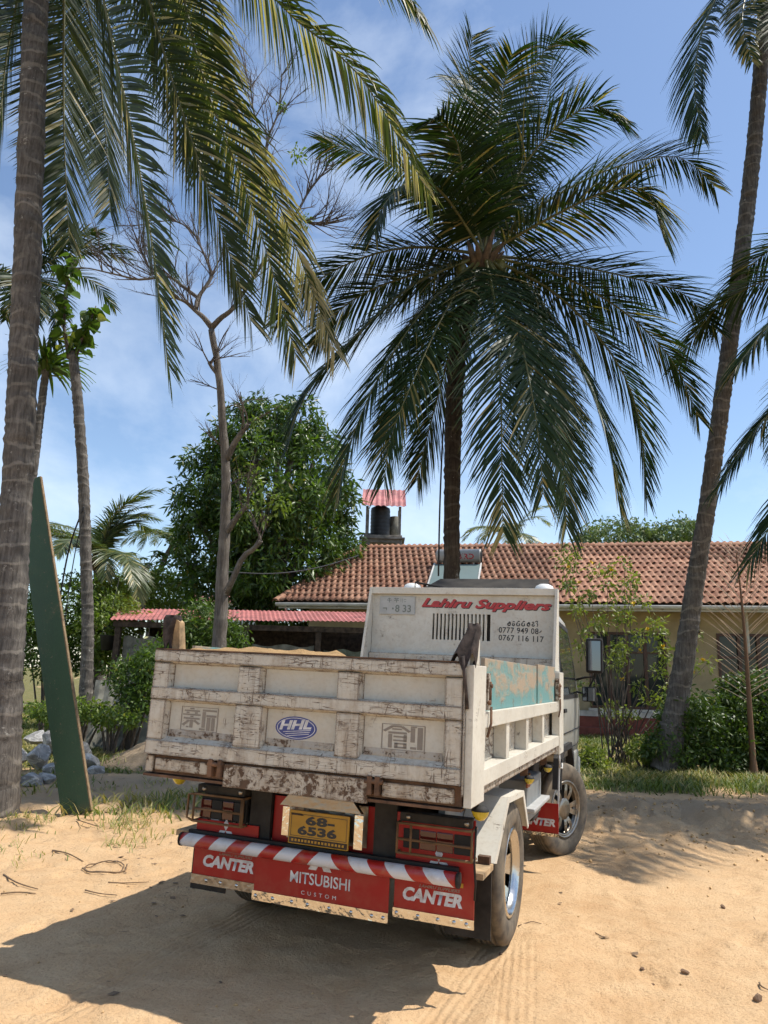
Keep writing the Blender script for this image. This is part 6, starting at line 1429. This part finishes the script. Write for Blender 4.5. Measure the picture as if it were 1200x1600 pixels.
for i, (px, py, s, dz, lab) in enumerate(((48, 1230, (.20, .18, .13), 0, 'pale grey rock at the front of the rubble, next to the near trunk'), (72, 1228, (.13, .12, .10), 0, 'small pale rock at the front foot of the rubble'), (88, 1218, (.20, .17, .17), 0, 'grey rock touching the green plank\'s left edge, low in the rubble'), (60, 1208, (.24, .22, .20), .06, 'large grey rock in the middle of the rubble by the near trunk'), (78, 1196, (.20, .18, .17), .24, 'upper grey rock close to the green plank\'s left edge'), (52, 1192, (.24, .22, .17), .30, 'topmost grey rock of the rubble behind the near trunk'), (152, 1214, (.20, .16, .11), 0, 'flat grey rock right of the green plank'), (138, 1204, (.20, .18, .15), .02, 'grey rock just right of the green plank, behind the flat one'), (120, 1196, (.22, .2, .2), .04, 'grey rock half hidden behind the green plank'), (20, 1205, (.26, .24, .22), .04, 'grey rock mostly hidden behind the near trunk'))):
    p = hit(px, py, (0, 0, 0), Vector((0, 0, 1))); boulder('rubble_rock', lab, (p.x, p.y, dz), s, 20 + i, group='rubble rocks piled behind the green plank')
# heap of grey soil behind the truck's left side
def heap():
    c = (-2.55, 12.4); nx = 70; u = np.linspace(-1, 1, nx); Xu, Yu = np.meshgrid(u, u); Xg, Yg = c[0] + Xu * 1.9, c[1] + Yu * 1.4; r = np.hypot(Xu, Yu); Z = gz(Xg, Yg) + np.where(r < 1, .85 * (1 - r) ** 1.15 * (1 + .35 * fbm(Xg, Yg, 2.0, 4, 91)) + .05 * fbm(Xg, Yg, 9, 3, 95), -.06)
    i = (np.arange(nx - 1)[:, None] * nx + np.arange(nx - 1)[None]).ravel(); o = np_mesh('soil_heap', np.stack([Xg, Yg, Z], -1).reshape(-1, 3), np.stack([i, i + 1, i + nx + 1, i + nx], 1), M['soil'], smooth=True); tag(o, 'low heap of grey soil behind the truck\'s left side', 'soil heap')
heap()
# stones, sticks and a coiled vine lying on the sand
for i, (px, py, s, lab) in enumerate(((1129, 1414, .035, 'small brown stone lying in the frond shade at the right'), (1070, 1512, .034, 'small pointed brown stone on the bright sand, lower right'), (1184, 1557, .045, 'dark stone at the right edge near the bottom corner'), (1003, 1500, .022, 'tiny stone beside dark crumbs right of the truck'), (1020, 1519, .016, 'tiny pebble below the pointed stone'), (783, 1480, .022, 'tiny stone touching the rear wheel\'s shadow'))):
    s *= .65; p = hit(px, py, (0, 0, 0), Vector((0, 0, 1))); boulder('stone', lab, (p.x, p.y), (s * 1.3, s, s * .75), 50 + i, 'stone', mat='stone', sub=2)
def stick(pix, r, label, name='stick', seed=0, lift=.006, cat='stick', mat='stick'):
    rs = random.Random(seed); P = []
    for x, y in pix:
        p = hit(x, y, (0, 0, 0), Vector((0, 0, 1))); P.append(Vector((p.x, p.y, gzs(p.x, p.y) + lift + rs.uniform(0, .008))))
    mb = MB(); S = spline(P, max(6, 3 * len(P))); mb.tube([tuple(q) for q in S], [r * .62 * (1 - .45 * i / (len(S) - 1)) for i in range(len(S))], 6); o = mb.build(name, M[mat]); return tag(o, label, cat)
stick([(5, 1372), (22, 1385), (38, 1393), (58, 1398)], .010, 'forked dry stick at the left edge of the sand', seed=1)
stick([(0, 1404), (25, 1402), (55, 1403)], .010, 'pale straight stick cut by the left edge', seed=2)
stick([(82, 1330), (105, 1338), (130, 1346)], .011, 'short stick lying left of the vine coil', seed=3)
stick([(168, 1388), (195, 1386), (232, 1386)], .008, 'thin stick just above the truck\'s shadow edge', seed=4)
stick([(132, 1399), (155, 1403), (182, 1408)], .008, 'thin stick lying below the vine coil', seed=5)
stick([(120, 1280), (150, 1290), (168, 1288)], .009, 'crooked twig at the foot of the green plank', seed=6)
stick([(930, 1448), (945, 1456), (952, 1458)], .005, 'tiny twig on the sand right of the rear wheel', seed=7)
stick([(1186, 1530), (1190, 1542), (1200, 1547)], .008, 'curved dry twig at the right edge near the bottom', seed=8)
stick([(810, 1440), (830, 1436), (846, 1438)], .006, 'pale twig right of the rear wheel', seed=9)
stick([(162 + (36 - a * .25) * math.cos(a * .33), 1357 + (11 - a * .09) * math.sin(a * .33) + a * .06) for a in range(0, 36)], .009, 'dry vine coiled in a loop on the sand at the left', 'vine_coil', 10, .010, 'vine')
# loose leaf litter and straw, too small to count
def litter():
    rs = np.random.RandomState(33); N = 9000; x = rs.uniform(-5.5, 6, N); y = 2.6 + 8.4 * rs.rand(N); den = np.where(x < -1.0, 1.0, .20) * np.clip(.22 + 2.4 * fbm(x, y, .9, 3, 97), .03, 1); keep = rs.rand(N) < den; xt, yt = to_truck(x, y); keep &= ~((np.abs(xt) < .95) & (yt > .2) & (yt < 5)); x, y = x[keep], y[keep]; n = len(x)
    a = rs.uniform(0, 6.28, n); l = rs.uniform(.012, .07, n); w = np.where(rs.rand(n) < .6, rs.uniform(.002, .004, n), l * .35); z = gz(x, y) + .006; d = np.stack([np.cos(a), np.sin(a), rs.uniform(-.1, .25, n)], 1); s = np.stack([-np.sin(a), np.cos(a), rs.uniform(-.2, .2, n)], 1); p = np.stack([x, y, z], 1)
    V = np.stack([p, p + d * (l * .5)[:, None] + s * w[:, None], p + d * l[:, None], p + d * (l * .5)[:, None] - s * w[:, None]], 1).reshape(-1, 3); k = np.arange(n) * 4
    o = np_mesh('leaf_litter', V, np.stack([k, k + 1, k + 2, k + 3], 1), M['stick']); tag(o, 'scattered dry leaf crumbs on the sand', 'litter', kind='stuff')
    # small clods and pebbles in the churned sand
    N = 1100; x = np.r_[rs.normal(3.2, 1.6, N // 2), rs.uniform(-5, 6, N // 2)]; y = np.r_[rs.normal(8.6, 1.0, N // 2), rs.uniform(2.5, 10.5, N // 2)]; xt, yt = to_truck(x, y); keep = ~((np.abs(xt) < .9) & (yt > .3) & (yt < 5)); x, y = x[keep], y[keep]; n = len(x); r = rs.uniform(.004, .016, n) * np.where(np.arange(n) < n * .5, 1.35, .8); base = np.array([(1, 0, 0), (-.5, .87, 0), (-.5, -.87, 0), (.1, .1, .9), (0, 0, -.8)]); V = np.stack([x, y, gz(x, y) + r * .3], 1)[:, None] + base[None] * (r[:, None, None]) * rs.uniform(.7, 1.3, (n, 5, 3))
    F = np.array([(0, 1, 3), (1, 2, 3), (2, 0, 3), (1, 0, 4), (2, 1, 4), (0, 2, 4)]); F = (F[None] + np.arange(n)[:, None, None] * 5).reshape(-1, 3); o = np_mesh('sand_clods', V.reshape(-1, 3), F, M['sand']); tag(o, 'small sand clods and grit on the yard', 'clods', kind='stuff')
litter()
def tufts():
    rs = np.random.RandomState(44); V = []; F = []; T = []
    for px, py, n, h in ((185, 1290, 90, .13), (215, 1280, 80, .15), (200, 1320, 60, .1), (235, 1305, 50, .11), (60, 1285, 60, .10), (20, 1290, 70, .12), (50, 1345, 25, .07), (90, 1225, 50, .1), (170, 1232, 50, .09), (5, 1330, 40, .1), (55, 1295, 14, .09)):
        c = hit(px, py, (0, 0, 0), Vector((0, 0, 1)))
        for i in range(n):
            x, y = c.x + rs.normal(0, .13), c.y + rs.normal(0, .16); z = gzs(x, y); a = rs.uniform(0, 6.28); q = rs.uniform(.3, 1.4); l = h * rs.uniform(.5, 1.3); d = np.array([math.cos(a) * q, math.sin(a) * q, 1.0]); d /= np.linalg.norm(d); s = np.array([-math.sin(a), math.cos(a), 0]) * .004; p = np.array([x, y, z - .004]); m = p + d * l * .6; t = m + (d + np.array([0, 0, -.5])) * l * .5; b = len(V); V += [p - s, p + s, m + s, m - s, t, t]; F += [(b, b + 1, b + 2, b + 3), (b + 3, b + 2, b + 4, b + 5)]; T += [rs.uniform(1.3, 2.0) if rs.rand() < .8 else .7] * 6
    o = np_mesh('dry_grass_tufts', V, F, M['grass'], None, T); tag(o, 'thin straw-coloured grass tufts on the sand by the green plank', 'grass', kind='stuff')
tufts()
# fallen dead fronds and bark scraps beside the soil heap
stick([(112, 1140), (128, 1152), (150, 1158)], .02, 'fallen brown branch on the grass right of the green plank', seed=12, cat='branch', name='fallen_branch')
# cables
def cable(pts, r, label, name='cable'):
    mb = MB(); S = spline(pts, 18); mb.tube([tuple(q) for q in S], r, 6); o = mb.build(name, M['cable']); return tag(o, label, 'cable')
cable([at(131, 792, 14.85), at(110, 850, 15.2), at(96, 920, 15.6), at(84, 1010, 16)], .018, 'thick black cable hanging down left from the topped trunk')
cable([at(133, 800, 14.85), at(118, 860, 15.0), at(104, 950, 15.3), at(98, 1030, 15.5)], .011, 'thin black cable hanging beside the thick one at the topped trunk')
cable([at(338, 893, 13.2), at(430, 896, 15), at(500, 886, 17.5), at(560, 868, 19.5)], .012, 'dark cable crossing the mango tree towards the roof')
cable([at(693, 660, 10.0), at(690, 720, 10.0), at(687, 800, 10.0), at(685, 900, 10.0)], .012, 'dark cable hanging down along the palm trunk behind the cab')
# black bucket hung in the bush by the shed corner
c = at(168, 1004, 16.9); o = empty('black_bucket', c); tag(o, 'black bucket hanging in the greenery left of the shed', 'bucket')
mb = MB(); mb.lathe([(-.17, .001), (-.17, .12), (.15, .17), (.16, .18), (.15, .165), (-.15, .115)], 20, 'z'); mb.build('bucket_body', M['tankblack'], o)
mb = MB(); mb.tube([(-.17, 0, .15), (-.12, 0, .30), (0, 0, .36), (.12, 0, .30), (.17, 0, .15)], .008, 6); mb.build('handle', M['tankblack'], o)
mb = MB(); mb.tube([(0, 0, .355), (0.02, .05, .9), (.05, .2, 1.5)], .006, 5); mb.build('cord', M['cable'], o)
